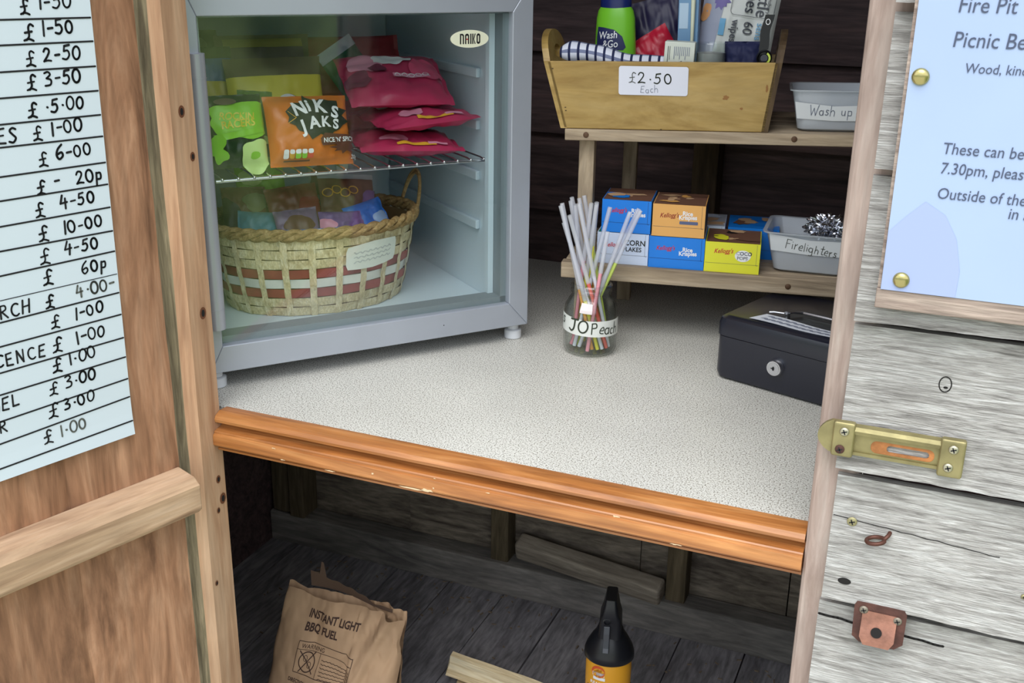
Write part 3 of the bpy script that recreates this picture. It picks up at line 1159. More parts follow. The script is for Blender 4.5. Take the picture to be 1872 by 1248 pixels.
def build_price_list():
    # (distance of the pound sign from the hinge, height of its foot, writing)
    rows = [(.1123, 1.0246, '1-50'), (.1124, 1.0031, '1-50'), (.1131, .9814, '2-50'), (.1154, .9612, '3-50'), (.1177, .9381, '.5.00'), (.1155, .9184, '1-00'),
            (.1135, .8959, '6-00'), (.1189, .8717, '-  20p'), (.1227, .8515, ' 4-50'), (.1229, .8284, ' 10-00'), (.1246, .8084, ' 4-50'), (.1243, .7876, '   60p'),
            (.1251, .7663, '  4.00-'), (.1225, .746, ' 1-00'), (.1241, .7222, ' 1-00'), (.1266, .7038, '1.00'), (.1329, .6819, '3.00'), (.1368, .6608, '3.00'), (.1446, .6363, '1.00')]
    left = {2: 'ET', 5: 'LES', 12: 'TORCH', 14: 'LICENCE', 15: 'D', 16: 'GEL', 17: 'R'}
    zR = [1.0199, .9996, .9778, .9562, .9346, .9151, .891, .8706, .8488, .8261, .8063, .7838, .7651, .743, .7191, .699, .6761, .6568, .6312]
    zL = [1.0209, 1.0003, .9786, .9572, .9354, .9162, .8913, .8707, .8486, .8271, .8054, .7835, .7638, .742, .7179, .6976, .673, .6523, .6287]
    mb = MB().use(PAPER)
    x0, x1 = .050, .338

    def sheet(s, z):
        # right edge slants a little, the foot of the sheet lifts off the door
        xa = x0 + .0045 * (1.02 - z) / .4
        return Vector((xa + (x1 - xa) * s, .0042 + .004 * max(0, (.66 - z) / .045) ** 2 * .6, z))
    mb.grid(lambda i, j: sheet(i, .6165 + .46 * j), 12, 40)
    mb.grid(lambda i, j: sheet(i, .6165 + .46 * j) - Vector((0, .0006, 0)), 12, 40, flip=True)
    on = lambda x, z: Vector((x, sheet(0, z).y + .0004, z))
    wr = lambda VF: mb.flat(([(-x, z) for x, z in VF[0]], [f[::-1] for f in VF[1]]), on)
    mb.use(INK)
    for k, (a, b) in enumerate(zip(zR, zL)):
        b2 = a + (b - a) / (.16 - .05) * (x1 - .05) * .9
        wr(stroke2([(-x1, b2), (-.16, b + .0002), (-.0515 - .004 * (1.02 - a) / .4, a)], .0016 if k not in (11,) else .0008))
    for k, (s, z, tx) in enumerate(rows):
        h = .0122
        wr(pen2('£', h * 1.1, -s - .0025, z, .0018, seed=k))
        mb.use(INK_FADED if k in (12, 18) else INK)
        wr(pen2(tx, h * .96, -s + .0135, z + .0032, .0019, rot=1.5, seed=k + 30, space=1.12))
        mb.use(INK)
        if k in left:
            n = len(left[k])
            wd = sum(PEN[c][0] for c in left[k]) * h * .98 * 1.12
            end = {2: .136, 5: .131, 12: .140, 14: .1315, 15: .190, 16: .163, 17: .176}[k]
            wr(pen2(left[k], h * .98, -end - wd, z + .0008, .0017, seed=k + 60, space=1.12))
    o = mb.build('price_list')
    o.location = DH
    o.rotation_euler = (0, 0, radians(DROT))
    tag(o, 'white ruled price list in black marker pinned on the open door', 'price list')


build_price_list()


# ------------------------------------------------------------------ counter
def build_counter():
    t = thing('counter', 'speckled beige counter with an orange wooden moulding along its front', 'counter', (0, 0, ZC))
    mb = MB().use(laminate())
    mb.box(-.45, .998, .0125, .738, -.024, 0)
    mb.build('worktop', t)
    prof = [(.0125, .0016), (-.001, .0022), (-.008, -.001), (-.0105, -.005), (-.0095, -.0085), (-.006, -.0105), (.0005, -.0115), (.0025, -.0140), (-.001, -.0165), (-.0085, -.0172), (-.0115, -.0178), (-.0125, -.019), (-.0125, -.0205),
            (-.0145, -.0215), (-.0155, -.024), (-.0155, -.033), (-.0135, -.0355), (-.005, -.0365), (-.003, -.039), (-.008, -.0395), (-.008, -.042), (.0, -.0425), (.0125, -.042)]
    mb = MB().use(TRIMWOOD)
    n = len(prof)
    V = [(x, y, z) for x in (.0005, .6335) for y, z in prof]
    mb.add(V, [tuple(range(n - 1, -1, -1)), tuple(range(n, 2 * n))] + [(i, (i + 1) % n, n + (i + 1) % n, n + i) for i in range(n)])
    mb.use(CHIP)
    rnd = random.Random(3)
    for x, z, l, h in ((.245, -.0345, .022, .0016), (.262, -.033, .012, .003), (.27, -.0195, .003, .001), (.46, -.0195, .008, .002), (.15, -.0345, .01, .001), (.09, -.0335, .006, .001), (.08, -.022, .004, .0012), (.33, -.0215, .004, .001), (.52, -.034, .01, .001), (.2, -.027, .003, .002), (.27, -.029, .002, .002)):
        y = -.0159 if z < -.021 else -.0129
        mb.flat(blob2(x, z, l / 2, h / 2, seed=int(x * 100), a=.9), lambda a, b, y=y: Vector((a, y, b)))
    o = mb.build('edge_moulding', t, smooth=28)
    o['label'] = 'orange varnished wooden moulding with chipped varnish'


build_counter()

# ------------------------------------------------------------------ fridge
FR = T(.213, .352, ZC) @ R(50.886, 'Z')


def build_fridge():
    t = thing('fridge', 'small silver glass-door fridge filled with crisps', 'fridge', M=FR)
    U0, U1, Z0, Z1 = -.402, .010, .0225, .452
    g0, g1, h0, h1 = -.3855, -.0175, .054, .4135
    D = .43
    # cabinet shell around the cavity
    mb = MB().use(SILVER)
    mb.box(U0 + .004, U1 - .004, .037, D, Z0 + .002, .043)
    mb.box(U0 + .004, U1 - .004, .037, D, .425, Z1)
    mb.box(U0 + .004, -.381, .037, D, .043, .425)
    mb.box(-.014, U1 - .004, .037, D, .043, .425)
    mb.box(-.381, -.014, .40, D, .043, .425)
    mb.build('cabinet', t, bevel=.003)
    mb = MB().use(LINER)
    mb.box(-.381, -.375, .04, .40, .043, .425)
    mb.box(-.020, -.014, .04, .40, .043, .425)
    mb.box(-.375, -.020, .04, .40, .043, .049)
    mb.box(-.375, -.020, .04, .40, .419, .425)
    mb.box(-.375, -.020, .394, .40, .049, .419)
    for z in (.135, .2, .265, .33):       # shelf runners moulded in the liner
        mb.box(-.375, -.369, .08, .38, z, z + .012)
        mb.box(-.026, -.020, .08, .38, z, z + .012)
    mb.box(-.30, -.09, .30, .394, .049, .085)
    mb.build('liner', t, bevel=.0015)
    # door
    d = MB().use(SILVER)
    f0, f1 = 0, .034

    def bar(o0, o1, i0, i1):
        V = [(o0[0], f0, o0[1]), (o1[0], f0, o1[1]), (i1[0], f0, i1[1]), (i0[0], f0, i0[1])]
        V += [(x, f1, z) for x, _, z in V]
        d.hexa([V[0], V[1], V[5], V[4], V[3], V[2], V[6], V[7]])
    A, B, Cc, Dd = (U0, Z0), (U1, Z0), (U1, Z1), (U0, Z1)
    a, b, c, e = (g0, h0), (g1, h0), (g1, h1), (g0, h1)
    bar(A, B, a, b)
    bar(B, Cc, b, c)
    bar(Cc, Dd, c, e)
    bar(Dd, A, e, a)
    d.use(BLACK).cyl((-.11, -.0003, .0385), (-.11, .002, .0385), .0012)
    door = d.build('door', t, bevel=.0028, seg=3)
    mb = MB().use(GLASS).box(g0 - .002, g1 + .002, .006, .010, h0 - .002, h1 + .002)
    mb.build('glass_pane', door)
    mb = MB().use(SEAL)
    for x0, x1, z0, z1 in ((g0, g0 + .003, h0, h1), (g1 - .008, g1, h0, h1), (g0, g1, h0, h0 + .008), (g0, g1, h1 - .002, h1)):
        mb.box(x0, x1, .011, .036, z0, z1)
    mb.use(LINER).box(g1 - .016, g1 - .0085, .030, .0395, h0 + .008, h1)
    mb.build('door_seal', door)
    mb = MB().use(STEEL)
    hx, hy, r = -.3905, -.0020, .0098
    mb.cyl((hx, hy, .077), (hx, hy, .377), r, n=28)
    for z in (.1, .352):
        mb.cyl((hx, hy, z - .0004), (hx, hy, z + .0004), r + .0004, n=28)
    mb.build('handle', door, smooth=40)
    mb = MB().use(plain('cream_badge', (226, 226, 200), .3))
    M = T(-.0725, .0045, .384) @ STAND
    el = ell2(0, 0, .0245, .0100, 40)
    mb.prism(el[0], -.0002, .0012, M)
    mb.use(BLACK)
    P = lambda x, y: Vector((x, y, .0014))
    for k, ch in enumerate('NAIKO'):
        # tall stencil capitals with rounded shoulders
        x = -.0128 + (.0, .0066, .0132, .0158, .0215)[k]
        w, h, s = (.0052, .0052, .0018, .0045, .0048)[k], .0058, .0016
        R2 = lambda a, b, c2, d2: mb.flat(rect2(x + a, b, x + c2, d2), P, M)
        if ch == 'N':
            R2(0, -h, s, h)
            R2(w - s, -h, w, h * .75)
            mb.flat(poly2([(x + s * .6, h), (x + w * .7, h), (x + w, h * .72), (x + w, h * .5), (x + s, h * .75)]), P, M)
        elif ch == 'A':
            R2(0, -h, s, h * .75)
            R2(w - s, -h, w, h * .75)
            mb.flat(poly2([(x, h * .72), (x + w * .3, h), (x + w * .7, h), (x + w, h * .72), (x + w - s, h * .6), (x + s, h * .6)]), P, M)
        elif ch == 'I':
            R2(0, -h, s, h)
        elif ch == 'K':
            R2(0, -h, s, h)
            mb.flat(poly2([(x + s * 1.1, 0), (x + w * .7, h), (x + w, h), (x + s * 1.6, -.0004), (x + w, -h), (x + w * .68, -h)]), P, M)
        else:
            R2(0, -h * .75, s, h * .75)
            R2(w - s, -h * .75, w, h * .75)
            mb.flat(poly2([(x, h * .72), (x + w * .3, h), (x + w * .7, h), (x + w, h * .72), (x + w - s, h * .6), (x + s, h * .6)]), P, M)
            mb.flat(poly2([(x, -h * .72), (x + s, -h * .6), (x + w - s, -h * .6), (x + w, -h * .72), (x + w * .7, -h), (x + w * .3, -h)]), P, M)
    mb.use(plain('red_badge_dot', (190, 40, 40), .4))
    mb.flat(ell2(-.0036, -.0004, .0012, .0008), P, M)
    mb.build('badge', door)
    for x, y in ((-.001, .02), (-.391, .02), (-.001, .40), (-.391, .40)):
        mb = MB().use(FEET).lathe([(.0098, 0), (.0112, .001), (.0112, .0115), (.010, .0125), (.0072, .013), (.0072, .026)], 24, T(x, y, 0))
        mb.build('foot', t, smooth=40)
    mb = MB().use(CHROME)
    zs = .2325
    mb.tube([(-.368, .047, zs), (-.026, .047, zs)], .0021, 8)
    mb.tube([(-.368, .385, zs), (-.026, .385, zs)], .0016, 8)
    mb.tube([(-.368, .21, zs - .003), (-.026, .21, zs - .003)], .0014, 8)
    for k in range(19):
        x = -.361 + k * .0183
        mb.tube([(x, .0465, zs + .0012), (x, .056, zs + .0026), (x, .385, zs + .0026)], .0012, 6)
        mb.lathe([(.0004, -.0022), (.0018, -.0012), (.0022, 0), (.0018, .0012), (.0004, .0022)], 8, T(x, .046, zs + .0016))
    mb.build('wire_shelf', t, smooth=50)


build_fridge()


def FP(u, d, z, yaw=0, pitch=0, roll=0):
    """pose in the fridge for something drawn in (x, y): stood up facing the door, then leaned back (pitch), rolled, turned (yaw)"""
    return FR @ T(u, d, z) @ R(yaw, 'Z') @ R(-pitch, 'X') @ R(roll, 'Y') @ STAND


def build_fridge_food():
    ORANGE = plain('orange_packet_film', (210, 112, 32), .35)
    DKBROWN = plain('maroon_print', (92, 40, 34), .5)
    YELLOW = plain('yellow_packet_film', (222, 208, 70), .38)
    MAROON = plain('maroon_packet_film', (110, 34, 52), .35)
    PINK = plain('crimson_packet_film', (180, 50, 88), .32)
    PINKPALE = plain('pale_pink_print', (224, 150, 176), .4)
    PLUM = plain('plum_print', (112, 36, 66), .4)
    LIME = plain('lime_packet_film', (140, 206, 54), .38)
    LIMEPALE = plain('pale_lime_print', (206, 236, 150), .4)
    DKGREEN = plain('black_green_packet_film', (20, 46, 26), .32)
    GREENCARD = plain('dark_green_film', (20, 92, 62), .4)
    NAVY = plain('blue_packet_film', (26, 74, 146), .38)
    SKYB = plain('bright_blue_packet_film', (24, 116, 216), .35)
    TEAL = plain('teal_packet_film', (70, 140, 160), .4)
    PURPLE = plain('purple_packet_film', (122, 86, 150), .4)
    BROWNF = plain('brown_packet_film', (112, 72, 54), .4)
    DULLRED = plain('dark_red_packet_film', (150, 40, 48), .38)
    BROWNGREY = plain('dull_brown_print', (96, 80, 66), .5)
    OLIVE = plain('clear_olive_film', (120, 128, 92), .3)
    GREYF = plain('clear_film_edge', (178, 186, 196), .25)
    AMBER = plain('amber_print', (222, 168, 50), .45)
    Z = .2365
    # orange packet leaning on the others at the front of the shelf
    art = [(burst2(.008, .0145, .041, .0265, 12, .82, 3), BLACK)]
    for ch, x, y, sz, rot in (('N', -.020, .0155, .022, 12), ('i', -.0035, .0205, .021, 6), ('K', .004, .0195, .023, -4), ('S', .0235, .0135, .020, -16),
                              ('J', -.0135, -.0045, .020, 14), ('A', -.0045, -.0005, .019, 8), ('K', .0095, .0015, .017, 0), ('S', .0235, -.0005, .016, -10)):
        art.append((text2(ch, sz, x, y, rot, bold=.035), WHITE))
    art += [(poly2([(.006, -.0125), (.012, -.006), (.05, -.009), (.052, -.018), (.03, -.019), (.008, -.0205)]), DKBROWN), (burst2(.038, -.0225, .022, .0085, 9, .5, 5), DKBROWN),
            (text2("NICE 'N' SPICY", .0075, .0095, -.0172, 2, bold=.02, sx=.85), WHITE)]
    for k, cc in enumerate((WHITE, AMBER, LIME, LIME, plain('red_panel', (205, 66, 46), .5))):
        art.append((rrect2(-.040 + k * .0074, -.0335, -.0335 + k * .0074, -.0255, .002), cc))
        art.append((rrect2(-.040 + k * .0074, -.0285, -.0335 + k * .0074, -.0235, .002), WHITE))
    art += [(text2('20g', .006, .044, -.0365, 0), WHITE), (stroke2([(-.03, .02), (-.022, .012), (-.032, .006)], .0006), AMBER), (rect2(-.04, -.037, -.008, -.0355), DKBROWN)]
    packet('crisp_packet', 'orange crisp packet with black and white logo, front of fridge shelf', FP(-.248, .078, Z + .0365, 4, 18, 2), .104, .082, .034, ORANGE, art, seed=3)
    # green and black packet on its left
    art = [(blob2(.004, .012, .034, .021, 2, a=.4), LIME), (text2('ROCKIN', .0115, -.020, .013, -3, bold=.02, shear=.15, sx=.9), YELLOW), (text2('RACERS', .0122, -.019, .002, 4, bold=.02, shear=.15, sx=.9), YELLOW),
           (poly2([(-.028, -.004), (.03, .002), (.03, -.003), (-.02, -.011)]), LIME), (blob2(.018, -.031, .018, .019, 4, a=.25), LIMEPALE), (blob2(.017, -.029, .006, .004, 5), LIME), (blob2(-.026, -.02, .012, .014, 6, a=.8), LIME),
           (ell2(-.01, .033, .013, .004), BROWNGREY)]
    packet('crisp_packet', 'black and lime packet at the handle end of the fridge shelf', FP(-.3345, .076, Z + .040, 0, 14, 0), .066, .082, .026, DKGREEN, art, seed=5)
    # small dark and silver bits between
    packet('crisp_packet', 'narrow green packet wedged between lime packet and orange packet', FP(-.300, .118, Z + .043, 0, 14, 6), .042, .085, .016, plain('mid_green_film', (92, 128, 60), .35), [(blob2(.006, -.02, .010, .009, 3), LIMEPALE), (rect2(-.02, -.035, .02, -.02), BLACK)], seed=8)
    # yellow packet behind the orange one
    cloud = join2(ell2(-.010, -.006, .016, .014), ell2(.008, -.002, .016, .016), ell2(.024, -.008, .016, .011))
    art = [(mv2(cloud, .0, -.001, 0, 1.08, 1.08), BROWNGREY), (cloud, WHITE), (rect2(-.006, -.012, .002, -.003), BROWNGREY), (rect2(.004, -.012, .008, .001), DULLRED), (rect2(.012, -.012, .018, -.004), BROWNGREY)]
    packet('crisp_packet', 'yellow packet with white cloud panel behind the orange packet', FP(-.262, .150, Z + .060, 2, 14), .122, .120, .034, YELLOW, art, seed=11, bands=[(-1, .62, YELLOW), (.62, 1, BROWNGREY)])
    packet('crisp_packet', 'dull brown packet standing behind the yellow packet', FP(-.256, .215, Z + .071, -3, 12), .120, .142, .03, BROWNGREY, [(rect2(-.05, .03, .05, .055), plain('dull_plum_film', (88, 62, 76), .4)), (rect2(-.05, .055, .05, .066), plain('dull_ochre_film', (146, 130, 60), .4))], seed=12)
    packet('crisp_packet', 'blue and yellow packet behind the lime packet', FP(-.3365, .142, Z + .068, 0, 10), .060, .128, .03, NAVY, [(blob2(-.002, .012, .030, .012, 8), plain('mustard_print', (186, 168, 46), .4)), (blob2(-.02, .045, .008, .008, 9), LIMEPALE)], seed=14, bands=[(-1, .78, NAVY), (.78, 1, DKGREEN)])
    packet('crisp_packet', 'clear bag of dark green leaves at the fridge shelf back corner', FP(-.337, .22, Z + .075, 0, 8), .058, .145, .03, plain('murky_green_film', (52, 70, 46), .3), [(blob2(.0, .045, .02, .014, 10, a=.7), OLIVE)], seed=15)
    # pink packets stacked on the right: three flat, one leaning on top
    lay = lambda u, d, z, yaw, tilt=0, roll=0: FR @ T(u, d, z) @ R(yaw, 'Z') @ R(tilt, 'X') @ R(roll, 'Y')
    patch = lambda s: [(blob2(-.02, -.03, .018, .010, s), PINKPALE), (blob2(.025, .01, .02, .018, s + 1), PLUM), (blob2(-.02, .02, .022, .014, s + 2), WHITE)]
    G = 'crimson packets stacked on the fridge shelf'
    for k, (u, d, z, yaw, lab) in enumerate(((-.114, .112, .0125, -8, 'bottom crimson packet lying flat on the fridge shelf wires'), (-.096, .116, .030, 4, 'middle crimson packet in the stack, poking out furthest to the right'))):
        packet('crisp_packet', lab, lay(u, d, Z + z, yaw, 4, (2, -3, 2)[k]), .132, .112, .024, PINK, patch(k * 3 + 2) + [(rect2(-.02, -.052, .03, -.047), AMBER), (rect2(.02, -.05, .045, -.044), PINKPALE)], seed=21 + k, seal='x', group=G, wr=.003)
    art = [(blob2(-.036, .02, .022, .02, 31), PINKPALE), (blob2(.0, .026, .025, .012, 32), WHITE), (blob2(.042, .006, .022, .022, 33), plain('rose_print', (222, 84, 122), .4)), (blob2(-.022, .006, .013, .007, 34), PLUM), (blob2(-.05, -.012, .016, .016, 36), PLUM),
           (rect2(-.006, -.014, .042, -.006), PINKPALE)]
    for k in range(5):
        art.append((ring2(.0 + k * .009, -.010, .0042, .004, .0011, 12), WHITE))
    packet('crisp_packet', 'crimson packet with white and pale spots leaning on top of the stack', FP(-.117, .130, Z + .058, -3, 60, 2), .134, .100, .030, PINK, art, seed=27, seal='x', group=G, wr=.0032)
    # dark red packets behind, with a green one tucked in
    art = [(stroke2([(-.012 + .012 * cos(t), -.006 + .006 * sin(t)) for t in [k * .5 for k in range(13)]], .0016), PINKPALE), (rect2(.0, -.010, .045, -.002), PINKPALE)]
    packet('crisp_packet', 'dark red packet standing at the back above the crimson stack', FP(-.138, .258, Z + .094, -6, 20), .16, .085, .030, DULLRED, art, seed=31, seal='x')
    packet('crisp_packet', 'dark red packet lying at the back beneath the green corner', FP(-.135, .282, Z + .045, 0, 20), .15, .085, .030, DULLRED, [], seed=32, seal='x')
    packet('crisp_packet', 'green packet corner with yellow writing above the crimson stack', FP(-.150, .205, Z + .098, 2, 18, -30), .058, .064, .014, GREENCARD, [(rect2(-.029, .02, .029, .035), GREYF), (text2('rich', .018, -.006, -.012, -24, shear=.25, bold=.01), plain('lime_yellow_lettering', (176, 196, 60), .5))], seed=33, wr=.001)

    # wicker basket on the fridge floor
    BU, BD, BZ, H = -.222, .158, .0492, .112
    t = thing('wicker_basket', 'woven wicker basket with red and white bands inside the fridge', 'basket', M=FR @ T(BU, BD, BZ))
    ra0, rb0, ra1, rb1 = .112, .082, .136, .102

    def rad(z):
        s = z / H
        k = s ** .7
        return ra0 + (ra1 - ra0) * k, rb0 + (rb1 - rb0) * k
    NS = 24
    mb = MB()
    rows = 8
    cols = [WICKER, WICKER, WICKERRED, WICKERWHITE, WICKERRED, WICKER, WICKER, WICKER]
    hh = H * .90 / rows
    for j in range(rows):
        mb.use(cols[j])

        def f(i, v, j=j):
            a = 2 * pi * i
            z = hh * (j + .04 + .92 * v)
            x, y = rad(z)
            o = .0014 * cos(a * NS / 2 + pi * j)
            o *= (1 - .3 * abs(2 * v - 1))
            return Vector(((x + o) * cos(a), (y + o) * sin(a), z))
        mb.grid(f, NS * 6, 2, cu=True)
    mb.use(WICKER)
    for s in range(NS):
        a0 = 2 * pi * (s) / NS

        def f(i, v, a0=a0, s=s):
            a = a0 + (i - .5) * .068
            z = H * .92 * v
            x, y = rad(z)
            jj = z / hh
            o = .0016 + .0006 * cos(pi * s) * cos(pi * (jj - .5))
            return Vector(((x + o) * cos(a), (y + o) * sin(a), z))
        mb.grid(f, 2, rows * 5)
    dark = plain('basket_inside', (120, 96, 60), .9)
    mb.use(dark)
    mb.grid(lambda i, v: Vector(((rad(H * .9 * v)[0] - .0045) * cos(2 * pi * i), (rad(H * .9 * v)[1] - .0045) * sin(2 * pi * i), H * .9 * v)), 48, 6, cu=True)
    e = ell2(0, 0, ra0 - .001, rb0 - .001, 48)
    mb.prism(e[0], .0, .003)
    mb.build('woven_body', t, smooth=50)
    mb = MB().use(WICKERDARK)
    for k in range(3):
        pts = []
        for i in range(120):
            a = 2 * pi * i / 120
            ph = a * 14 + k * 2 * pi / 3
            pts.append(((ra1 - .0005 + .0026 * cos(ph)) * cos(a), (rb1 - .0005 + .0026 * cos(ph)) * sin(a), H * .955 + .0046 * sin(ph)))
        mb.tube(pts, .0042, 6, closed=True)
    mb.build('rim', t, smooth=60)
    for sgn in (1, -1):
        mb = MB().use(WICKERDARK)
        for q in (.0, .004):
            pts = [(sgn * (ra1 - .002 + .012 * sin(s)) + 0, -.026 * cos(s), H * .95 + (.045 + q) * sin(s)) for s in [pi * k / 18 for k in range(19)]]
            mb.tube(pts, .0023, 6)
        mb.build('handle', t, smooth=60)
    mb = MB().use(plain('cream_label_card', (226, 230, 218), .6))
    a0, a1 = radians(-93 + 6), radians(-93 + 39)

    def lab(x, y):
        a = a0 + (a1 - a0) * (x + .5)
        z = H * (.665 + .26 * y * 1.0) + .004 * (x)
        q = rad(z)
        return Vector(((q[0] + .0048) * cos(a), (q[1] + .0048) * sin(a), z))
    outl = [(-.5 + .03 * (1 if abs(y) > .4 else 0), y) for y in (.5, .3, .1, -.1, -.3, -.5)] + [(-.25, -.56), (0, -.6), (.25, -.56)] + [(.5 - .03 * (1 if abs(y) > .4 else 0), y) for y in (-.5, -.3, -.1, .1, .3, .5)] + [(.25, .56), (0, .6), (-.25, .56)]
    mb.flat(cut2(poly2(outl), .08), lab)
    mb.use(plain('faint_pencil', (186, 192, 186), .8))
    lab2 = lambda x, y: lab(x, y) * 1.0 + Vector((lab(x, y).x, lab(x, y).y, 0)).normalized() * .0004
    for y in (.2, 0, -.2):
        mb.flat(cut2(stroke2([(-.36 + .72 * i / 20, y + .05 * sin(i * 2.3 + y * 9)) for i in range(21)], .03), .08), lab2)
    o = mb.build('label_card', t)
    o['label'] = 'cream label card with wavy edges'

    def BP(x, y, z, yaw=0, pitch=0, roll=0):
        return FR @ T(BU + x, BD + y, BZ + z) @ R(yaw, 'Z') @ R(-pitch, 'X') @ R(roll, 'Y') @ STAND
    packet('snack_packet', 'bright blue packet at the front right of the basket', BP(.068, -.022, .097, 8, 30, -10), .058, .055, .014, SKYB, [(blob2(-.022, .002, .010, .010, 3), PURPLE), (blob2(.016, .0, .012, .008, 4), plain('pale_blue_print', (160, 190, 230), .4))], cat='snack packet', seed=51, seal='x')
    packet('snack_packet', 'brown packet with pale sealed edge, right side of the basket', BP(.052, .012, .120, 8, 26, 8), .080, .066, .014, BROWNF, [(rect2(-.052, .028, .052, .035), GREYF)] + [(ring2(-.03 + .012 * k, .008 + .004 * (k % 2), .007, .006, .0014, 16), AMBER) for k in range(4)] + [(blob2(.03, .0, .014, .012, 5), PURPLE), (text2('84', .012, .034, -.018, -8, bold=.01), PINKPALE)], cat='snack packet', seed=52)
    packet('snack_packet', 'purple packet in the middle of the basket', BP(.024, -.042, .094, 0, 30, 4), .056, .052, .014, PURPLE, [(blob2(.012, -.006, .01, .006, 6), WHITE), (blob2(-.022, .006, .014, .01, 7), PINKPALE)], cat='snack packet', seed=53, seal='x')
    packet('snack_packet', 'reddish brown packet behind the purple packet in the basket', BP(-.020, .010, .116, 0, 26, -4), .070, .060, .014, plain('rust_brown_film', (140, 76, 60), .35), [(blob2(.02, .0, .016, .012, 8), DULLRED)], cat='snack packet', seed=54)
    packet('snack_packet', 'lilac packet left of the purple packet in the basket', BP(-.030, -.036, .098, -3, 30, -3), .056, .056, .014, plain('lilac_film', (142, 116, 150), .35), [(blob2(.0, .006, .02, .012, 9), BROWNF)], cat='snack packet', seed=55)
    packet('snack_packet', 'teal packet at the left front of the basket', BP(-.074, -.018, .096, -8, 30, 6), .056, .055, .014, TEAL, [(stroke2([(.0 + .004 * k, -.02), (.006 + .004 * k, .0)], .0008), WHITE) for k in range(5)], cat='snack packet', seed=56, seal='x')
    packet('snack_packet', 'pale blue packet lying under the teal packet along the basket rim', BP(-.014, -.062, .090, -2, 40, 2), .075, .034, .012, plain('pale_blue_film', (96, 130, 200), .35), [(blob2(.0, .004, .02, .008, 10), WHITE)], cat='snack packet', seed=57, seal='x')
    packet('snack_packet', 'brown and black packet at the back left of the basket', BP(-.082, .022, .114, -4, 24, 3), .056, .066, .014, BROWNF, [(blob2(-.022, -.004, .016, .02, 11), BLACK), (blob2(.014, .012, .016, .012, 12), OLIVE)], cat='snack packet', seed=58)
    packet('snack_packet', 'lime green packet standing at the back of the basket beneath the fridge shelf', BP(-.052, .052, .150, -6, 8, -3), .064, .058, .014, LIME, [(blob2(-.01, .004, .016, .012, 13), LIMEPALE)], cat='snack packet', seed=59)
    packet('snack_packet', 'clear silvery packet standing at the back right of the basket', BP(.046, .054, .140, 6, 8, 6), .070, .070, .014, GREYF, [(rect2(.004, -.02, .02, .03), WHITE), (blob2(-.02, 0, .014, .02, 14), BROWNF)], cat='snack packet', seed=60)


build_fridge_food()


def settle_food():
    fridge = bpy.data.objects['fridge']
    basket = bpy.data.objects['wicker_basket']
    M3 = FR.to_3x3()
    up, back, right = Vector((0, 0, 1)), M3 @ Vector((0, 1, 0)), M3 @ Vector((1, 0, 0))
    done = [fridge]
    for k, ds in ((0, (up,)), (1, (up, back)), (2, (up, back)), (3, (up, back)), (4, (up, back)), (5, (up, back)), (6, (up, back)), (7, (up, right)), (8, (up,)), (9, (up,)), (11, (up, back)), (10, (up, back)), (12, (up, up))):
        for d in ds:
            clear(PACKS[k], [fridge] if (d is up and len(ds) > 1) else done, d)
        done.append(PACKS[k])
    done = [fridge, basket]
    for k in range(13, 23):
        clear(PACKS[k], done, back * .6 + up * .3 - (PACKS[k].matrix_world.translation - basket.matrix_world.translation).normalized() * .4)
        done.append(PACKS[k])


settle_food()

# ------------------------------------------------------------------ shelf unit standing on the counter
SROT = 10.0
SHL = T(.3, .40, 0) @ R(SROT, 'Z')           # u along the shelf, d into the shed, z from the floor
TILT = T(-.05, 0, .8595) @ R(-1.45, 'Y') @ T(.05, 0, -.8595)       # the upper shelf rises a little to the right


def build_shelf():
    t = thing('shelf_unit', 'two-tier treated pine shelf unit standing on the counter', 'shelf', M=SHL @ T(0, 0, ZC))
    W0, W1 = -.049, .375
    O = T(0, 0, -ZC)
    UP = O @ TILT

    def slats(M, z0, z1, name, lab):
        s = MB().use(SHELFWOOD)
        s.box(W0, W1, .0, .018, z0, z1, M)
        s.build('front_rail', t, bevel=.0012)
        s = MB().use(SHELFWOOD)
        for y in (.021, .066, .111, .156):
            s.box(W0 + .003, W1, y, y + .042, z1 - .009, z1, M)
        o = s.build(name, t, bevel=.001)
        o['label'] = lab
    slats(UP, .8595, .8737, 'shelf_slats', 'upper shelf slats')
    slats(O, .682, .7027, 'shelf_slats', 'lower shelf slats')
    for x, y, z0, z1 in ((-.0335, .019, .0003, .858 - ZC), (.003, .183, .0003, .856 - ZC), (.35, .019, .0003, .866 - ZC), (.35, .183, .0003, .866 - ZC)):
        s = MB().use(SHELFLEG).box(x, x + .0195, y, y + .018, z0, z1)
        s.build('leg', t, bevel=.0012)
    hd = plain('brown_screw_head', (92, 66, 46), .6, metal=.3)
    for x, z, M in ((-.0222, .8667, UP), (.2286, .8672, UP), (.2385, .692, O), (-.022, .692, O)):
        s = MB().use(hd).lathe([(.0036, 0), (.0034, .0008), (.002, .0014), (.0003, .0015)], 14, M @ T(x, -.0001, z) @ STAND)
        s.build('screw', t, smooth=50)


build_shelf()


def SP(u, d, z, yaw=0):
    return SHL @ T(u, d, z) @ R(yaw, 'Z')


# ------------------------------------------------------------------ cereal boxes on the lower shelf
BLUEC = plain('cereal_blue', (10, 124, 222), .4)
ORANGEC = plain('cereal_orange', (226, 168, 92), .4)
WHITEC = plain('cereal_white', (206, 218, 240), .4)
YELLOWC = plain('cereal_yellow', (224, 222, 50), .4)
REDP = plain('red_script_print', (196, 34, 44), .5)
GREENP = plain('cereal_green', (40, 128, 104), .45)
CARTONB = plain('carton_brown_art', (112, 78, 62), .5)
CARTONT = plain('carton_tan_art', (196, 160, 124), .5)
NAVYP = plain('navy_print', (30, 38, 84), .5)


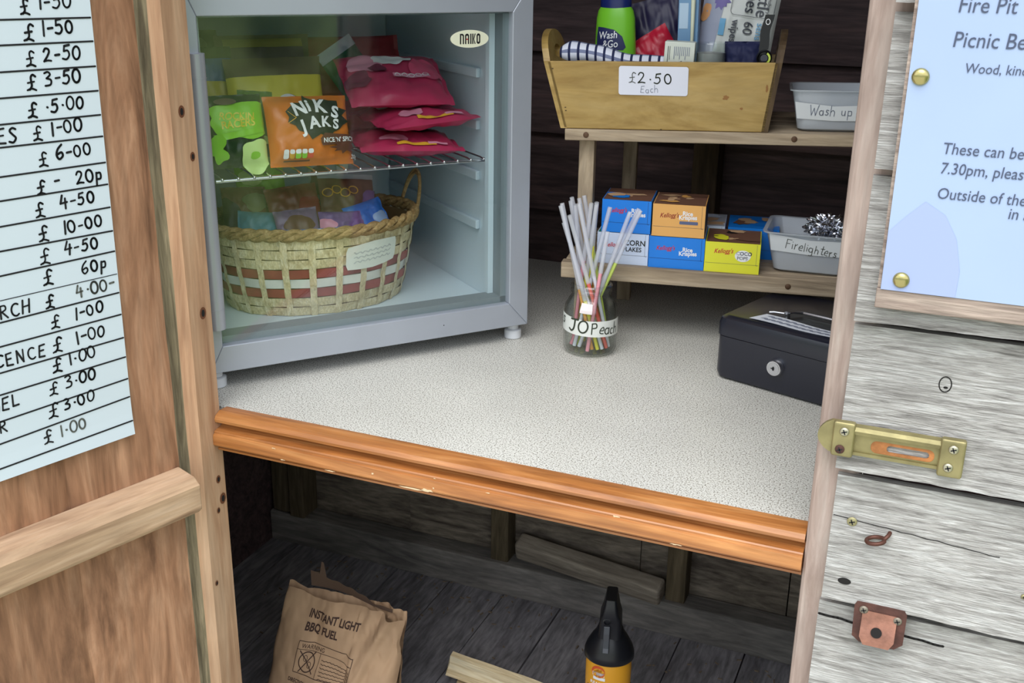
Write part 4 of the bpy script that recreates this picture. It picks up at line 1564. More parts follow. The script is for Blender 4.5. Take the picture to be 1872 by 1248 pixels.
def cereal_box(label, u, d, z, w, h, depth, col, front, top, yaw=0, side=None):
    t = MB().use(col)
    t.box(0, w, 0, depth, 0, h)
    F = T(0, -.0003, 0) @ STAND
    P = lambda x, y: Vector((x, y, 0))
    for VF, m in front:
        t.use(m).flat(VF, P, F)
    t.use(plain('carton_fold_line', (90, 90, 90), .6) if col is not BLUEC else NAVYP)
    t.flat(rect2(.001, h * .30, w - .001, h * .30 + .0003), P, F)
    t.flat(stroke2([(w - .0042, h - .001), (w - .0042, h * .3), (w - .0025, h * .28)], .0003), P, F)
    for k, (VF, m) in enumerate(top):
        t.use(m).flat(VF, lambda x, y, k=k: Vector((x, y, h + .0002 + .00015 * k)))
    SD = Matrix(((0, 0, 1, w + .0003), (1, 0, 0, 0), (0, 1, 0, 0), (0, 0, 0, 1)))
    if side:
        t.use(side).flat(rect2(.001, .001, depth - .001, h - .001), P, SD)
    t.use(BLACK).flat(rect2(.010, h * .36, .0106, h * .72), P, SD)
    t.flat(rect2(.010, h * .36, .016, h * .38), P, SD)
    o = t.build('cereal_box', bevel=0)
    o.matrix_world = SP(u, d, z, yaw)
    return tag(o, label, 'cereal box', 'small cereal boxes on the lower shelf')


def kell(x, y, s):
    s *= .88
    return text2("Kellogg's", s, x, y, 3, shear=.38, bold=.012, sx=.82)


def rice(x, y, s):
    s *= .95
    x += .001
    return join2(text2('Rice', s, x + s * .55, y + s * .68, 0, bold=.03, sx=.95), text2('Krispies', s, x, y, 2, bold=.03, sx=.9))


def art_top(w, d, seed, base, cols):
    rnd = random.Random(seed)
    A = [(rect2(.001, .001, w - .001, d - .001), base)]
    for k in range(7):
        A.append((blob2(rnd.uniform(.2, .8) * w, rnd.uniform(.2, .85) * d, rnd.uniform(.08, .24) * w, rnd.uniform(.06, .16) * d, seed * 9 + k, a=.6), cols[k % len(cols)]))
    return [([(min(w - .001, max(.001, x)), min(d - .001, max(.001, y))) for x, y in VF[0]], VF[1]) for VF, m in A] and [(([(min(w - .001, max(.001, x)), min(d - .001, max(.001, y))) for x, y in VF[0]], VF[1]), m) for VF, m in A]


def build_cereal():
    h, z1, z2 = .0407, .7029, .7445
    d = .072
    cereal_box('white cereal box with black lettering, bottom row beside the straws', -.0042, .009, z1, .0660, h, d, WHITEC,
               [(kell(.009, .022, .0092), REDP), (text2('CORN', .0098, .035, .0255, bold=.02, sx=.95), BLACK), (text2('FLAKES', .0082, .0335, .0175, bold=.02, sx=.9), BLACK)], art_top(.066, d, 3, GREENP, [WHITEC, GREENP, CARTONT]), 0)
    cereal_box('blue cereal box in the bottom row between the white and the yellow box', .0628, .006, z1, .0700, h, d, BLUEC,
               [(kell(.009, .023, .0092), REDP), (rice(.037, .0175, .0082), WHITE)], art_top(.070, d, 5, CARTONT, [CARTONB, BLUEC, CARTONT]), 0)
    cereal_box('yellow cereal box at the right end of the bottom row', .1334, .005, z1, .0680, h - .002, d, YELLOWC,
               [(kell(.011, .0245, .0092), REDP), (ell2(.047, .0225, .0098, .0074), WHITE), (text2('COCO', .0064, .0385, .0235, bold=.03), NAVYP), (text2('POPS', .0058, .040, .0178, bold=.03), NAVYP)],
               art_top(.068, d, 7, CARTONB, [CARTONT, CARTONB, YELLOWC, BLACK]), 0, CARTONB)
    cereal_box('blue cereal box stacked on top of the white box', .0004, .009, z2, .0625, .042, d, BLUEC,
               [(kell(.008, .0255, .0092), REDP), (rice(.032, .021, .0082), WHITE)], art_top(.0625, d, 9, CARTONB, [CARTONT, BLUEC, CARTONB]), 0)
    cereal_box('orange cereal box stacked on the bottom row blue box', .0652, .005, z2 + .0, .0655, .041, d, ORANGEC,
               [(kell(.009, .024, .0092), plain('dark_red_script', (150, 50, 30), .5)), (rice(.032, .0225, .0082), WHITE), (rrect2(.034, .0165, .057, .0205, .001), plain('slate_band', (88, 96, 128), .5))], art_top(.0655, d, 11, CARTONB, [CARTONT, CARTONB, ORANGEC]), 0, NAVYP)
    cereal_box('blue cereal box behind the yellow box', .158, .082, z1, .0660, h, d, BLUEC, [(kell(.009, .023, .0092), REDP)], art_top(.066, d, 13, BLUEC, [CARTONT, CARTONB, BLUEC]), 0, NAVYP)
    cereal_box('pale cereal box behind the bottom blue box', .086, .082, z1, .0680, h, d, WHITEC, [(kell(.009, .023, .0092), REDP)], art_top(.068, d, 15, plain('pale_carton_art', (170, 176, 190), .5), [WHITEC, CARTONT]), 0)


build_cereal()


# ------------------------------------------------------------------ plastic tubs
def tub(name, label, M, w, dp, h, flare, writing, hand, rim=.004, lift=0):
    t = thing(name, label, 'plastic tub', M=M)

    def ring(k, off=0, r=.011, dz=0):
        a, b = w / 2 - flare * (1 - k) - off, dp / 2 - flare * (1 - k) - off
        P = []
        for cx, cy, st in ((a - r, b - r, 0), (-a + r, b - r, 90), (-a + r, -b + r, 180), (a - r, -b + r, 270)):
            for i in range(6):
                q = radians(st + 90 * i / 5)
                P.append(Vector((cx + r * cos(q), cy + r * sin(q), h * k + dz)))
        return P
    mb = MB().use(TUBPLASTIC)
    rings = [ring(.03, .004), ring(.0, .006)] and [ring(.0, .004), ring(.06), ring(.96), ring(.965, -rim), ring(1.0, -rim), ring(1.0, -rim + .001), ring(.99, .0005), ring(.07, .0012), ring(.02, .005)]
    n = len(rings[0])
    V = [p for r_ in rings for p in r_]
    F = []
    for j in range(len(rings) - 1):
        for i in range(n):
            F.append((j * n + i, j * n + (i + 1) % n, (j + 1) * n + (i + 1) % n, (j + 1) * n + i))
    F += [tuple(range(n - 1, -1, -1)), tuple(range((len(rings) - 1) * n, len(rings) * n))]
    mb.add(V, F)
    mb.build('tub_body', t, smooth=40)
    # paper label taped across the front
    mb = MB().use(plain('tub_label_paper', (226, 230, 232), .6))

    def front(x, y):
        k = (y + lift) / h
        return Vector((x, -(dp / 2 - flare * (1 - k)) - .0012, y + lift))
    lw, l0, l1 = writing[1], writing[2], writing[3]
    mb.flat(cut2(poly2([(-lw, l1 + .002), (-lw + .003, l0 + .002), (0, l0 - .0005), (lw, l0), (lw, l1 - .001), (0, l1 - .003)]), .01), front)
    mb.use(INK_FADED if hand else INK_GREY)
    f2 = lambda x, y: front(x, y) - Vector((0, .0004, 0))
    mb.flat(pen2(writing[0], writing[4], writing[5], writing[6], .0009, rot=writing[7], seed=2), f2)
    mb.build('label_paper', t)
    return t


def build_tubs():
    M = SP(.265, .058, .7030, -6)
    tub('plastic_tub', 'clear plastic tub of firelighters on the lower shelf', M, .110, .092, .0535, .012, ('Firelighters', .050, .027, .049, .0115, -.030, .0335, -6), True)
    rnd = random.Random(6)

    def lump(name, label, cat, c, r, mat, seed, amp=.25, fr=3.0, sub=4, group=None):
        bm = bmesh.new()
        bmesh.ops.create_icosphere(bm, subdivisions=sub, radius=1)
        for v in bm.verts:
            p = v.co.copy()
            q = p * fr + Vector((seed * 3.7, 0, 0))
            cell = noise.cell_vector(q * 1.3)
            k = 1 + amp * noise.noise(q) + amp * .5 * noise.noise(q * 2.6) + amp * .25 * (cell.x - .5)
            v.co = Vector((p.x * r[0] * k, p.y * r[1] * k, p.z * r[2] * k))
        me = bpy.data.meshes.new(name)
        bm.to_mesh(me)
        bm.free()
        me.materials.append(mat)
        o = bpy.data.objects.new(name, me)
        COL.objects.link(o)
        o.matrix_world = M @ T(*c)
        return tag(o, label, cat, group)
    lump('firelighter', 'foil wrapped firelighter at the left end inside the clear tub', 'firelighter', (-.022, -.014, .0145), (.017, .012, .0115), PLASTICBAG, 2, .3)
    lump('firelighter', 'foil wrapped firelighter at the right inside the clear tub', 'firelighter', (.016, -.014, .0145), (.016, .012, .0115), PLASTICBAG, 3, .3)
    lump('firelighter', 'dark wrapped firelighter at the back of the clear tub', 'firelighter', (-.022, .018, .018), (.018, .013, .015), plain('black_wrapper', (40, 40, 46), .3), 4, .3)
    lump('foil_ball', 'crumpled bright foil on top of the firelighters tub', 'foil', (.018, .004, .0530), (.026, .020, .016), FOIL, 5, .35, 4.0, 5)
    M2 = SHL @ TILT @ T(.272, .052, .8740) @ R(0, 'Z')
    tub('plastic_tub', 'clear plastic tub with grey handwriting on the upper shelf', M2, .098, .085, .050, .009, ('Wash up soap', .045, .014, .034, .0115, -.028, .020, -1), False, .003)
    t = MB().use(plain('white_tablet_wrapper', (214, 222, 230), .4)).box(-.030, .030, -.022, .022, .0022, .014)
    t.use(plain('blue_wrapper_print', (120, 140, 180), .5))
    for x in (-.018, .012):
        t.flat(rect2(x, .004, x + .008, .011), lambda a, b: Vector((a, -.0224, b)))
    o = t.build('soap_tablet', bevel=.002)
    o.matrix_world = M2
    tag(o, 'white wrapped soap block inside the upper shelf tub', 'soap')


build_tubs()


# ------------------------------------------------------------------ plywood trough on the upper shelf and what stands in it
CR = SHL @ TILT @ T(0, 0, .8742)


def build_crate():
    t = thing('plywood_trough', 'varnished plywood trough with rounded ends on the upper shelf', 'box', M=CR)
    H, th = .082, .006
    b0, b1, t0, t1 = -.0505, .1935, -.0700, .2050      # bottom and top ends along the shelf
    fy0, fy1, by0, by1 = .002, -.008, .088, .112         # front and back panels lean outward

    def panel(y0, y1, sgn, name):
        mb = MB().use(CRATEWOOD)
        mb.hexa([(b0, y0, 0), (b1, y0, 0), (b1, y0 + sgn * th, 0), (b0, y0 + sgn * th, 0), (t0, y1, H), (t1, y1, H), (t1, y1 + sgn * th, H), (t0, y1 + sgn * th, H)])
        return mb
    fp = panel(fy0, fy1, 1, 'front')
    fp.use(plain('plywood_knot', (150, 104, 52), .5))

    def fr(x, z):
        return Vector((x, fy0 + (fy1 - fy0) * z / H - .0004, z))
    for x, z, rx, rz in ((.146, .041, .0035, .0025), (.193, .052, .0015, .0045), (.165, .028, .002, .0015)):
        fp.flat(blob2(x, z, rx, rz, int(x * 100), a=.5), fr)
    fp.use(plain('nail_hole', (70, 50, 30), .7))
    for x, z in ((-.0475, .022), (-.048, .026), (.07, .001), (-.063, .073)):
        fp.flat(ell2(x, z, .0012, .0006), fr)
    fp.build('front_panel', t, bevel=.001)
    panel(by0, by1, -1, 'back').build('back_panel', t, bevel=.001)
    mb = MB().use(CRATEWOOD).box(b0 + .003, b1 - .003, fy0 + .003, by0 - .003, .0005, .006)
    mb.build('bottom_panel', t)
    for sgn, x0, x1 in ((-1, b0, t0), (1, b1, t1)):
        mb = MB().use(CRATEEND if sgn > 0 else CRATEWOOD)
        # outline in (depth, height): trapezoid with an arched top, an oval hand hole
        out = [(fy0, 0), (by0, 0), (by1, H)] + [(.052 + .060 * cos(a) * (1 if a < pi / 2 else .95), H + .034 * sin(a) ** .8) for a in [pi * k / 18 for k in range(1, 18)]] + [(fy1, H)]
        hole = [(.052 + .020 * cos(2 * pi * k / 24), H + .008 + .008 * sin(2 * pi * k / 24)) for k in range(24)]
        sl = (x1 - x0) / H

        def at(y, z, o):
            return Vector((x0 + sl * z + o * sgn, y, z))
        bm = bmesh.new()
        res = {}
        for side, o in ((0, -.004), (1, .004)):
            vo = [bm.verts.new(at(y, z, o)) for y, z in out]
            vh = [bm.verts.new(at(y, z, o)) for y, z in hole]
            eds = [bm.edges.new((vo[i], vo[(i + 1) % len(vo)])) for i in range(len(vo))] + [bm.edges.new((vh[i], vh[(i + 1) % len(vh)])) for i in range(len(vh))]
            bmesh.ops.triangle_fill(bm, use_beauty=True, edges=eds)
            res[side] = (vo, vh)
        for k in (0, 1):
            a, b = res[0][k], res[1][k]
            for i in range(len(a)):
                j = (i + 1) % len(a)
                bm.faces.new((a[i], a[j], b[j], b[i]))
        bmesh.ops.recalc_face_normals(bm, faces=bm.faces[:])
        bm.verts.index_update()
        mb.add([v.co.copy() for v in bm.verts], [tuple(v.index for v in f.verts) for f in bm.faces])
        bm.free()
        o = mb.build('end_panel', t)
    mb = MB().use(plain('white_price_card', (222, 224, 236), .6))
    Mx = lambda x, z: fr(x, z) - Vector((0, .0006, 0))
    mb.flat(mv2(rrect2(-.0415, -.0172, .0415, .0172, .003), .0595, .0595, -.5), Mx)
    M3 = lambda x, z: fr(x, z) - Vector((0, .0010, 0))
    mb.use(INK_FADED).flat(pen2('£', .0135, .0305, .0565, .0009, seed=1), M3)
    mb.use(plain('green_black_marker', (52, 58, 44), .7)).flat(pen2('2.50', .0125, .0415, .0565, .0015, seed=4, space=1.25, squash=1.1), M3)
    mb.use(INK_GREY).flat(pen2('Each', .0085, .044, .0455, .0006, seed=6, squash=1.1), M3)
    o = mb.build('price_card', t)
    o['label'] = 'white card with handwritten price'


build_crate()


def CP(u, d, z):
    return CR @ T(u, d, z)


def build_crate_contents():
    # tea towel folded along the front
    mb = MB().use(checked_cloth())

    def roll(i, j):
        a = -pi * .25 + pi * 1.5 * j
        x = -.058 + .142 * i
        r = .0155 * (1 - .25 * i) * (1 + .07 * sin(i * 19)) * min(1, (i + .02) * 9) ** .4
        zc = .0895 - .014 * i + .003 * sin(i * 7)
        return Vector((x, .020 + .004 * sin(i * 9) + 1.0 * r * cos(a), zc + r * .85 * sin(a)))
    mb.grid(roll, 60, 24, uv=True)
    mb.grid(lambda i, j: Vector((-.058 + .142 * i, .010 + .03 * j, .0672 - .016 * i + .004 * sin(i * 8 + j * 4))), 30, 4, uv=True)
    tag(put(mb.build('tea_towel', smooth=60), CR), 'navy and white checked tea towel rolled along the front of the trough', 'tea towel')

    # shampoo bottle
    G = plain('lime_shampoo_plastic', (112, 186, 44), .35)
    t = thing('shampoo_bottle', 'lime green shampoo bottle with navy cap standing in the trough', 'shampoo bottle', M=CP(.004, .062, .0065) @ R(-10, 'Z'))
    pr = [(.0235, 0), (.0265, .004), (.0272, .03), (.0268, .075), (.0255, .105), (.0245, .122), (.0225, .131), (.0185, .137)]
    mb = MB().use(G).lathe(pr, 40, sx=1, sy=.62)
    prof = pr

    def fr(x, z):
        r = next((prof[k][0] + (prof[k + 1][0] - prof[k][0]) * (z - prof[k][1]) / (prof[k + 1][1] - prof[k][1]) for k in range(len(prof) - 1) if prof[k][1] <= z <= prof[k + 1][1]), .02)
        q = max(0, 1 - (x / r) ** 2)
        return Vector((x, -(r * .62) * sqrt(q) - .0005, z))
    mb.use(NAVYP)
    leaf = [(-.0185, .118), (-.010, .1175), (.004, .115), (.014, .107), (.0185, .094), (.0155, .0905), (.0, .0905), (-.015, .091), (-.020, .0955), (-.020, .106)]
    mb.flat(cut2(poly2([(x - .001, z - .006) for x, z in leaf]), .004), fr)
    f2 = lambda x, z: fr(x, z) - Vector((0, .0004, 0))
    mb.use(WHITE)
    mb.flat(cut2(text2('Wash', .0125, -.0175, .0975, 4, shear=.15, bold=.006, sx=.85), .003), f2)
    mb.flat(cut2(text2('&Go', .0125, -.012, .0875, 2, shear=.1, bold=.006, sx=.85), .003), f2)
    mb.use(plain('pale_green_print', (186, 226, 150), .5))
    mb.flat(cut2(text2('SHAMPOO', .0055, -.0135, .0735, 0, sx=.8), .003), f2)
    mb.flat(cut2(text2('CONDITIONER', .0048, -.0145, .0672, 0, sx=.8), .003), f2)
    mb.build('bottle_body', t, smooth=40)
    mb = MB().use(plain('navy_cap', (22, 36, 96), .35)).lathe([(.0188, .1335), (.0198, .136), (.0195, .165), (.017, .170), (.003, .172)], 40, sx=1, sy=.66)
    mb.build('cap', t, smooth=40)

    # red pouch slumped behind
    t = Pouch(.062, .080, .018, 'y', 71, .003)
    mb = MB().use(plain('red_pouch_plastic', (178, 24, 52), .4))
    t.body(mb, I4)
    mb.use(plain('pouch_pale_print', (206, 190, 160), .5))
    mb.flat(cut2(join2(ring2(.012, -.014, .008, .008, .0012), ring2(-.006, -.018, .006, .007, .001), text2('CIE', .011, -.018, -.030, 0, sx=.9)), .005), t.on(.0006))
    tag(put(mb.build('soap_pouch', smooth=60), CP(.058, .0745, .072) @ R(-6, 'X') @ R(-32, 'Y') @ STAND), 'red plastic pouch slumped beside the shampoo bottle', 'pouch')
    t2 = Pouch(.07, .095, .012, 'y', 73, .002)
    mb = MB().use(plain('dark_navy_pouch', (28, 24, 62), .45))
    t2.body(mb, I4)
    tag(put(mb.build('toiletry_pouch', smooth=60), CP(.056, .1005, .105) @ R(-14, 'X') @ R(-14, 'Y') @ STAND), 'dark navy pouch behind the red pouch', 'pouch')

    # toothbrush in a blue pack
    mb = MB().use(plain('blue_toothbrush_card', (112, 152, 190), .4)).box(-.0125, .0125, 0, .012, 0, .15)
    cream = plain('cream_toothbrush', (216, 220, 196), .4)
    mb.use(cream).tube([(.005, -.003, .035), (.005, -.003, .06), (.0065, -.004, .1), (.0065, -.004, .145)], [.004, .0024, .0022, .003], 8)
    mb.use(cream).box(-.0005, .0075, -.0055, -.001, .018, .046)
    mb.use(plain('pack_blue_print', (180, 204, 226), .4)).flat(rect2(-.011, .11, .0, .14), lambda x, z: Vector((x, -.0004, z)))
    tag(put(mb.build('toothbrush_pack', smooth=40, bevel=.001), CP(.094, .052, .0065) @ R(-8, 'Z')), 'blue toothbrush pack standing upright in the trough', 'toothbrush pack')

    # baby wipes
    P = Pouch(.094, .156, .024, 'y', 75, .002)
    mb = MB().use(plain('pale_wipes_film', (196, 200, 196), .35))
    P.body(mb, I4, bands=None)
    dark = plain('charcoal_print', (52, 56, 66), .5)
    vio = plain('violet_print', (104, 92, 158), .5)
    bl = plain('cyan_print', (96, 160, 200), .5)
    gr = plain('grey_violet_print', (150, 156, 176), .5)
    z0 = .02
    A = [(poly2([(-.052, -.08), (-.018, -.08), (-.024, -.02), (-.016, .08), (-.052, .08)]), gr), (burst2(-.024, .050, .013, .014, 11, .72, 4), vio), (blob2(-.040, .032, .006, .010, 5, a=.4), plain('orange_print', (206, 150, 100), .5)),
         (ell2(-.040, .056, .006, .0075), WHITE), (ring2(-.040, .056, .0035, .005, .0015), dark), (rect2(-.021, .006, -.014, .026), bl),
         (text2('Little', .021, .0200, .072, -90, bold=.004, sx=.9), dark), (text2('ones', .020, .0065, .070, -90, bold=.004, sx=.9), dark), (text2("sainsbury's", .0065, .0320, .062, -90), dark),
         (text2('60', .016, .0085, .026, -90, bold=.006), dark), (text2('sens', .012, .024, .026, -90, bold=.004), bl), (text2('wipes', .013, -.006, .026, -90, bold=.02, sx=.9), dark)]
    fr = rrect2(-.012, .032, .042, .080, .006)
    A.append((stroke2([(x * .96 + .001, y) for x, y in fr[0]] + [fr[0][0]], .0006), dark))
    for k, (VF, m) in enumerate(A):
        mb.use(m).flat(cut2(VF, .006), P.on(.0006 + .0002 * k))
    tag(put(mb.build('wipes_pack', smooth=60), CP(.150, .074, .098) @ R(-2, 'Z') @ R(-11, 'X') @ R(7, 'Y') @ STAND), 'pale pack of 60 baby wipes stood on end in the trough', 'wipes')

    # small white soap carton
    mb = MB().use(plain('soap_carton', (206, 212, 202), .5)).box(0, .036, 0, .022, 0, .05)
    mb.use(INK_GREY)
    f = lambda x, z: Vector((x, -.0004, z))
    for k in range(9):
        mb.flat(rect2(.0115 + k * .0022, .030 + (.004 if k % 3 else 0), .0124 + k * .0022, .0445), f)
    mb.use(dark)
    mb.flat(rect2(.004, .026, .0048, .0445), f)
    mb.flat(rect2(.0062, .029, .0068, .0445), f)
    mb.flat(burst2(.021, .0265, .003, .002, 6, .6, 3), f)
    tag(put(mb.build('soap_carton', bevel=.0008), CP(.0685, .006, .055) @ R(3, 'Y')), 'small white soap carton with fine print in front of toothbrush', 'carton')
    tag(put(MB().use(plain('grey_flannel', (130, 134, 140), .95)).box(.027, .104, .009, .046, .0068, .0546).build('folded_flannel', bevel=.005), CP(.04, -.001, 0)), 'grey folded flannel lying beneath the soap carton in the trough', 'flannel')

    # candle glass
    t = thing('candle_glass', 'small clear glass of grey wax beside the soap carton', 'candle', M=CP(.1245, .030, .056))
    mb = MB().use(JARGLASS).lathe([(.016, 0), (.018, .001), (.0185, .043), (.0192, .0445), (.0185, .046), (.0175, .043), (.017, .003)], 32)
    mb.build('glass_body', t, smooth=40)
    mb = MB().use(plain('grey_wax', (158, 160, 160), .6)).lathe([(.0165, .0032), (.0172, .020), (.0172, .034), (.003, .0345)], 28)
    mb.build('wax', t, smooth=40)
    # navy pouch at the right
    P = Pouch(.050, .050, .016, 'y', 77, .002)
    mb = MB().use(plain('navy_cloth_pouch', (26, 32, 74), .7))
    P.body(mb, I4)
    tag(put(mb.build('cloth_pouch', smooth=60), CP(.165, .034, .078) @ R(-6, 'X') @ STAND), 'navy cloth pouch at the right end of the trough', 'pouch')
    # torch on a black strap
    t = thing('strap_torch', 'small black torch on a strap in front of the wipes', 'torch', M=CP(.1885, .010, .090))
    mb = MB().use(BLACKPLASTIC)
    V = []
    for k in range(9):
        z = .045 * k / 8
        V.append((-.004 + .006 * (k / 8) + .001 * sin(k), z))
    for k in range(8):
        (x0, a), (x1, b) = V[k], V[k + 1]
        w0 = .0055 - .001 * (k == 0)
        mb.hexa([(x0 - w0, -.001, a), (x0 + w0, -.001, a), (x0 + w0, .001, a), (x0 - w0, .001, a), (x1 - w0, -.001, b), (x1 + w0, -.001, b), (x1 + w0, .001, b), (x1 - w0, .001, b)])
    mb.build('strap', t)
    mb = MB().use(WHITE).flat(ring2(.001, .037, .0028, .0035, .0009, 16), lambda x, z: Vector((x, -.0016, z)))
    mb.build('strap_logo', t)
    mb = MB().use(BLACKPLASTIC).lathe([(.0085, -.012), (.0092, -.009), (.0092, .0), (.0078, .002), (.0062, -.003), (.0005, -.004)], 24, T(-.001, -.003, -.004) @ STAND)
    mb.build('torch_head', t, smooth=40)
    mb = MB().use(plain('lime_reflector', (206, 226, 90), .3))
    mb.flat(([(.0075 * cos(a) - .001, .0075 * sin(a) - .004) for a in [radians(-60 + 12 * k) for k in range(11)]] + [(.0052 * cos(a) - .001, .0052 * sin(a) - .004) for a in [radians(60 - 12 * k) for k in range(11)]], [tuple(range(22))]), lambda x, z: Vector((x, -.0056, z)))
    mb.use(plain('torch_lens', (46, 48, 66), .1)).flat(ell2(-.001, -.004, .0042, .0042), lambda x, z: Vector((x, -.0046, z)))
    mb.build('torch_lens', t)


build_crate_contents()


def settle_crate():
    ob = bpy.data.objects
    tr, up = ob['plywood_trough'], Vector((0, 0, 1))
    bk = SHL.to_3x3() @ Vector((0, 1, 0))
    lf = SHL.to_3x3() @ Vector((-1, 0, 0))
    clear(ob['wipes_pack'], [tr], lf * .6 - bk * .5 + up * .2, .0008, 12)
    clear(ob['toiletry_pouch'], [tr, ob['soap_pouch']], -bk * .2 + up, .0008, 12)
    clear(ob['strap_torch'], [ob['cloth_pouch'], tr], -bk + up * .2, .001)


settle_crate()


# ------------------------------------------------------------------ jar of sherbet straws
def build_jar():
    JX, JY = .306, .358
    t = thing('glass_jar', 'glass jar with a handwritten label band holding sherbet straws', 'jar', (JX, JY, ZC), 12)
    prof = [(.026, .0005), (.0315, .002), (.0338, .008), (.0340, .054), (.0325, .063), (.0275, .0715), (.0248, .0755), (.0248, .079), (.0262, .080), (.0262, .083), (.0252, .0845), (.0262, .086), (.0262, .0885), (.0245, .0905)]
    inner = [(r - .0022, z + (.002 if k < 3 else 0)) for k, (r, z) in enumerate(prof)]
    mb = MB().use(JARGLASS).lathe(prof + inner[::-1], 56, cap=True)
    mb.build('jar_glass', t, smooth=40)
    mb = MB().use(plain('white_label_tape', (226, 228, 222), .5))

    def wrap(x, z, o=.0004):
        a = -pi / 2 + x / .034
        return Vector(((.0342 + o) * cos(a), (.0342 + o) * sin(a), z))
    mb.flat(cut2(poly2([(-.058, .0325), (.058, .0275), (.058, .0485), (.0, .0505), (-.058, .0555)]), .003), wrap)
    mb.use(plain('green_black_marker', (52, 58, 44), .7))
    w2 = lambda x, z: wrap(x, z, .0007)
    mb.flat(cut2(pen2('JO', .0165, -.0255, .0355, .0022, seed=2, rot=-3, squash=1.05), .003), w2)
    mb.flat(cut2(pen2('Peach', .0145, .0045, .0345, .0014, seed=5, rot=-4, squash=.95), .003), w2)
    mb.flat(cut2(pen2('s', .015, -.0415, .042, .0016, seed=5), .003), w2)
    mb.build('label_tape', t)
    mb = MB().use(plain('pale_price_sticker', (236, 222, 222), .5))
    mb.flat(cut2(mv2(rect2(-.0085, -.006, .0075, .006), -.002, .0650, -4), .003), lambda x, z: Vector(((.0330 - max(0, z - .062) * .5) * cos(-pi / 2 + x / .033), (.0330 - max(0, z - .062) * .5) * sin(-pi / 2 + x / .033), z)))
    mb.build('price_sticker', t)

    # straws: (tip x, tip z along the camera-facing plane, colour, fill height share)
    YEL, ORA, PIN, RED, LIM, CLR = (240, 232, 70), (244, 172, 84), (240, 158, 172), (240, 108, 92), (214, 228, 110), (226, 226, 236)
    ex = Vector((.9502, .3117, 0))
    ey = Vector((-.3117, .9502, 0))
    L = [  # foot offset x, depth; tip px-plane x, depth, z; colour; share filled
        (-.006, .004, -.0466, -.002, .1895, YEL, .35, 'yellow'), (-.014, -.004, -.0385, .006, .1945, YEL, .55, 'yellow'), (-.012, .010, -.0285, .012, .1915, YEL, .5, 'yellow'), (-.008, -.010, -.0225, -.004, .1955, CLR, .5, 'clear'),
        (-.003, .004, -.0155, .006, .1940, LIM, .72, 'lime'), (.002, -.004, -.0115, -.006, .1900, CLR, .4, 'clear'), (.006, .008, -.007, .008, .1938, PIN, .6, 'pink'), (.008, .0, .0005, .0, .1935, YEL, .7, 'yellow'),
        (.010, .012, -.0345, .014, .1925, YEL, .45, 'yellow'), (.014, -.008, -.0500, -.008, .1670, CLR, .5, 'clear'), (.016, .002, -.0420, .004, .1880, ORA, .42, 'orange'), (.018, -.010, -.0310, -.010, .1800, RED, .5, 'red'),
        (.012, .004, -.026, .012, .1930, ORA, .5, 'orange'), (.002, .012, .012, .014, .1860, CLR, .5, 'clear'), (.006, .016, -.001, .018, .1930, YEL, .5, 'yellow'), (-.004, -.012, .0165, -.008, .1590, PIN, .66, 'pink'),
        (-.012, -.006, .0500, .002, .1810, CLR, .4, 'clear'), (-.016, .0, .0560, .008, .1825, LIM, .62, 'lime'), (-.010, .008, .0610, .004, .1830, PIN, .4, 'pink'), (.020, .006, -.018, .012, .188, PIN, .5, 'pink')]
    lab = {15: 'short pink sherbet straw standing alone between the two fans of straws', 16: 'clear straw, nearest the white cereal box, in the right-leaning three', 17: 'lime sherbet straw in the middle of the right-leaning three', 18: 'pink sherbet straw outermost of the right-leaning three',
           13: 'clear straw leaning slightly right at the edge of the main bunch', 11: 'red and orange sherbet straw crossing the middle of the jar', 9: 'short clear straw leaning furthest left out of the jar'}
    rs = .0028
    rnd = random.Random(12)
    placed = []

    def seg_gap(a, b):
        # closest distance between two straight straws
        d1, d2, r = a[1] - a[0], b[1] - b[0], a[0] - b[0]
        A, E_, f = d1.dot(d1), d2.dot(d2), d2.dot(r)
        c, bb = d1.dot(r), d1.dot(d2)
        den = A * E_ - bb * bb
        q = max(0, min(1, (bb * f - c * E_) / den)) if den > 1e-12 else 0
        t = (bb * q + f) / E_
        if t < 0 or t > 1:
            t = max(0, min(1, t))
            q = max(0, min(1, (bb * t - c) / A))
        return (a[0] + d1 * q - b[0] - d2 * t).length

    def cost(a, b):
        p = 0
        for z, r in ((.0075, .0242), (.066, .0252), (.0725, .0211), (.0760, .0188), (.0905, .0188)):
            c = a.lerp(b, (z - a.z) / (b.z - a.z))
            p += max(0, math.hypot(c.x, c.y) - r)
        for o in placed:
            p += max(0, 2 * rs + .0006 - seg_gap((a, b), o))
        return p
    # look for feet and tips that keep every straw inside the jar and clear of its neighbours
    order = (17, 16, 18, 9, 10, 11, 0, 14, 13, 15, 1, 2, 3, 4, 6, 7, 8, 12)
    found = {}
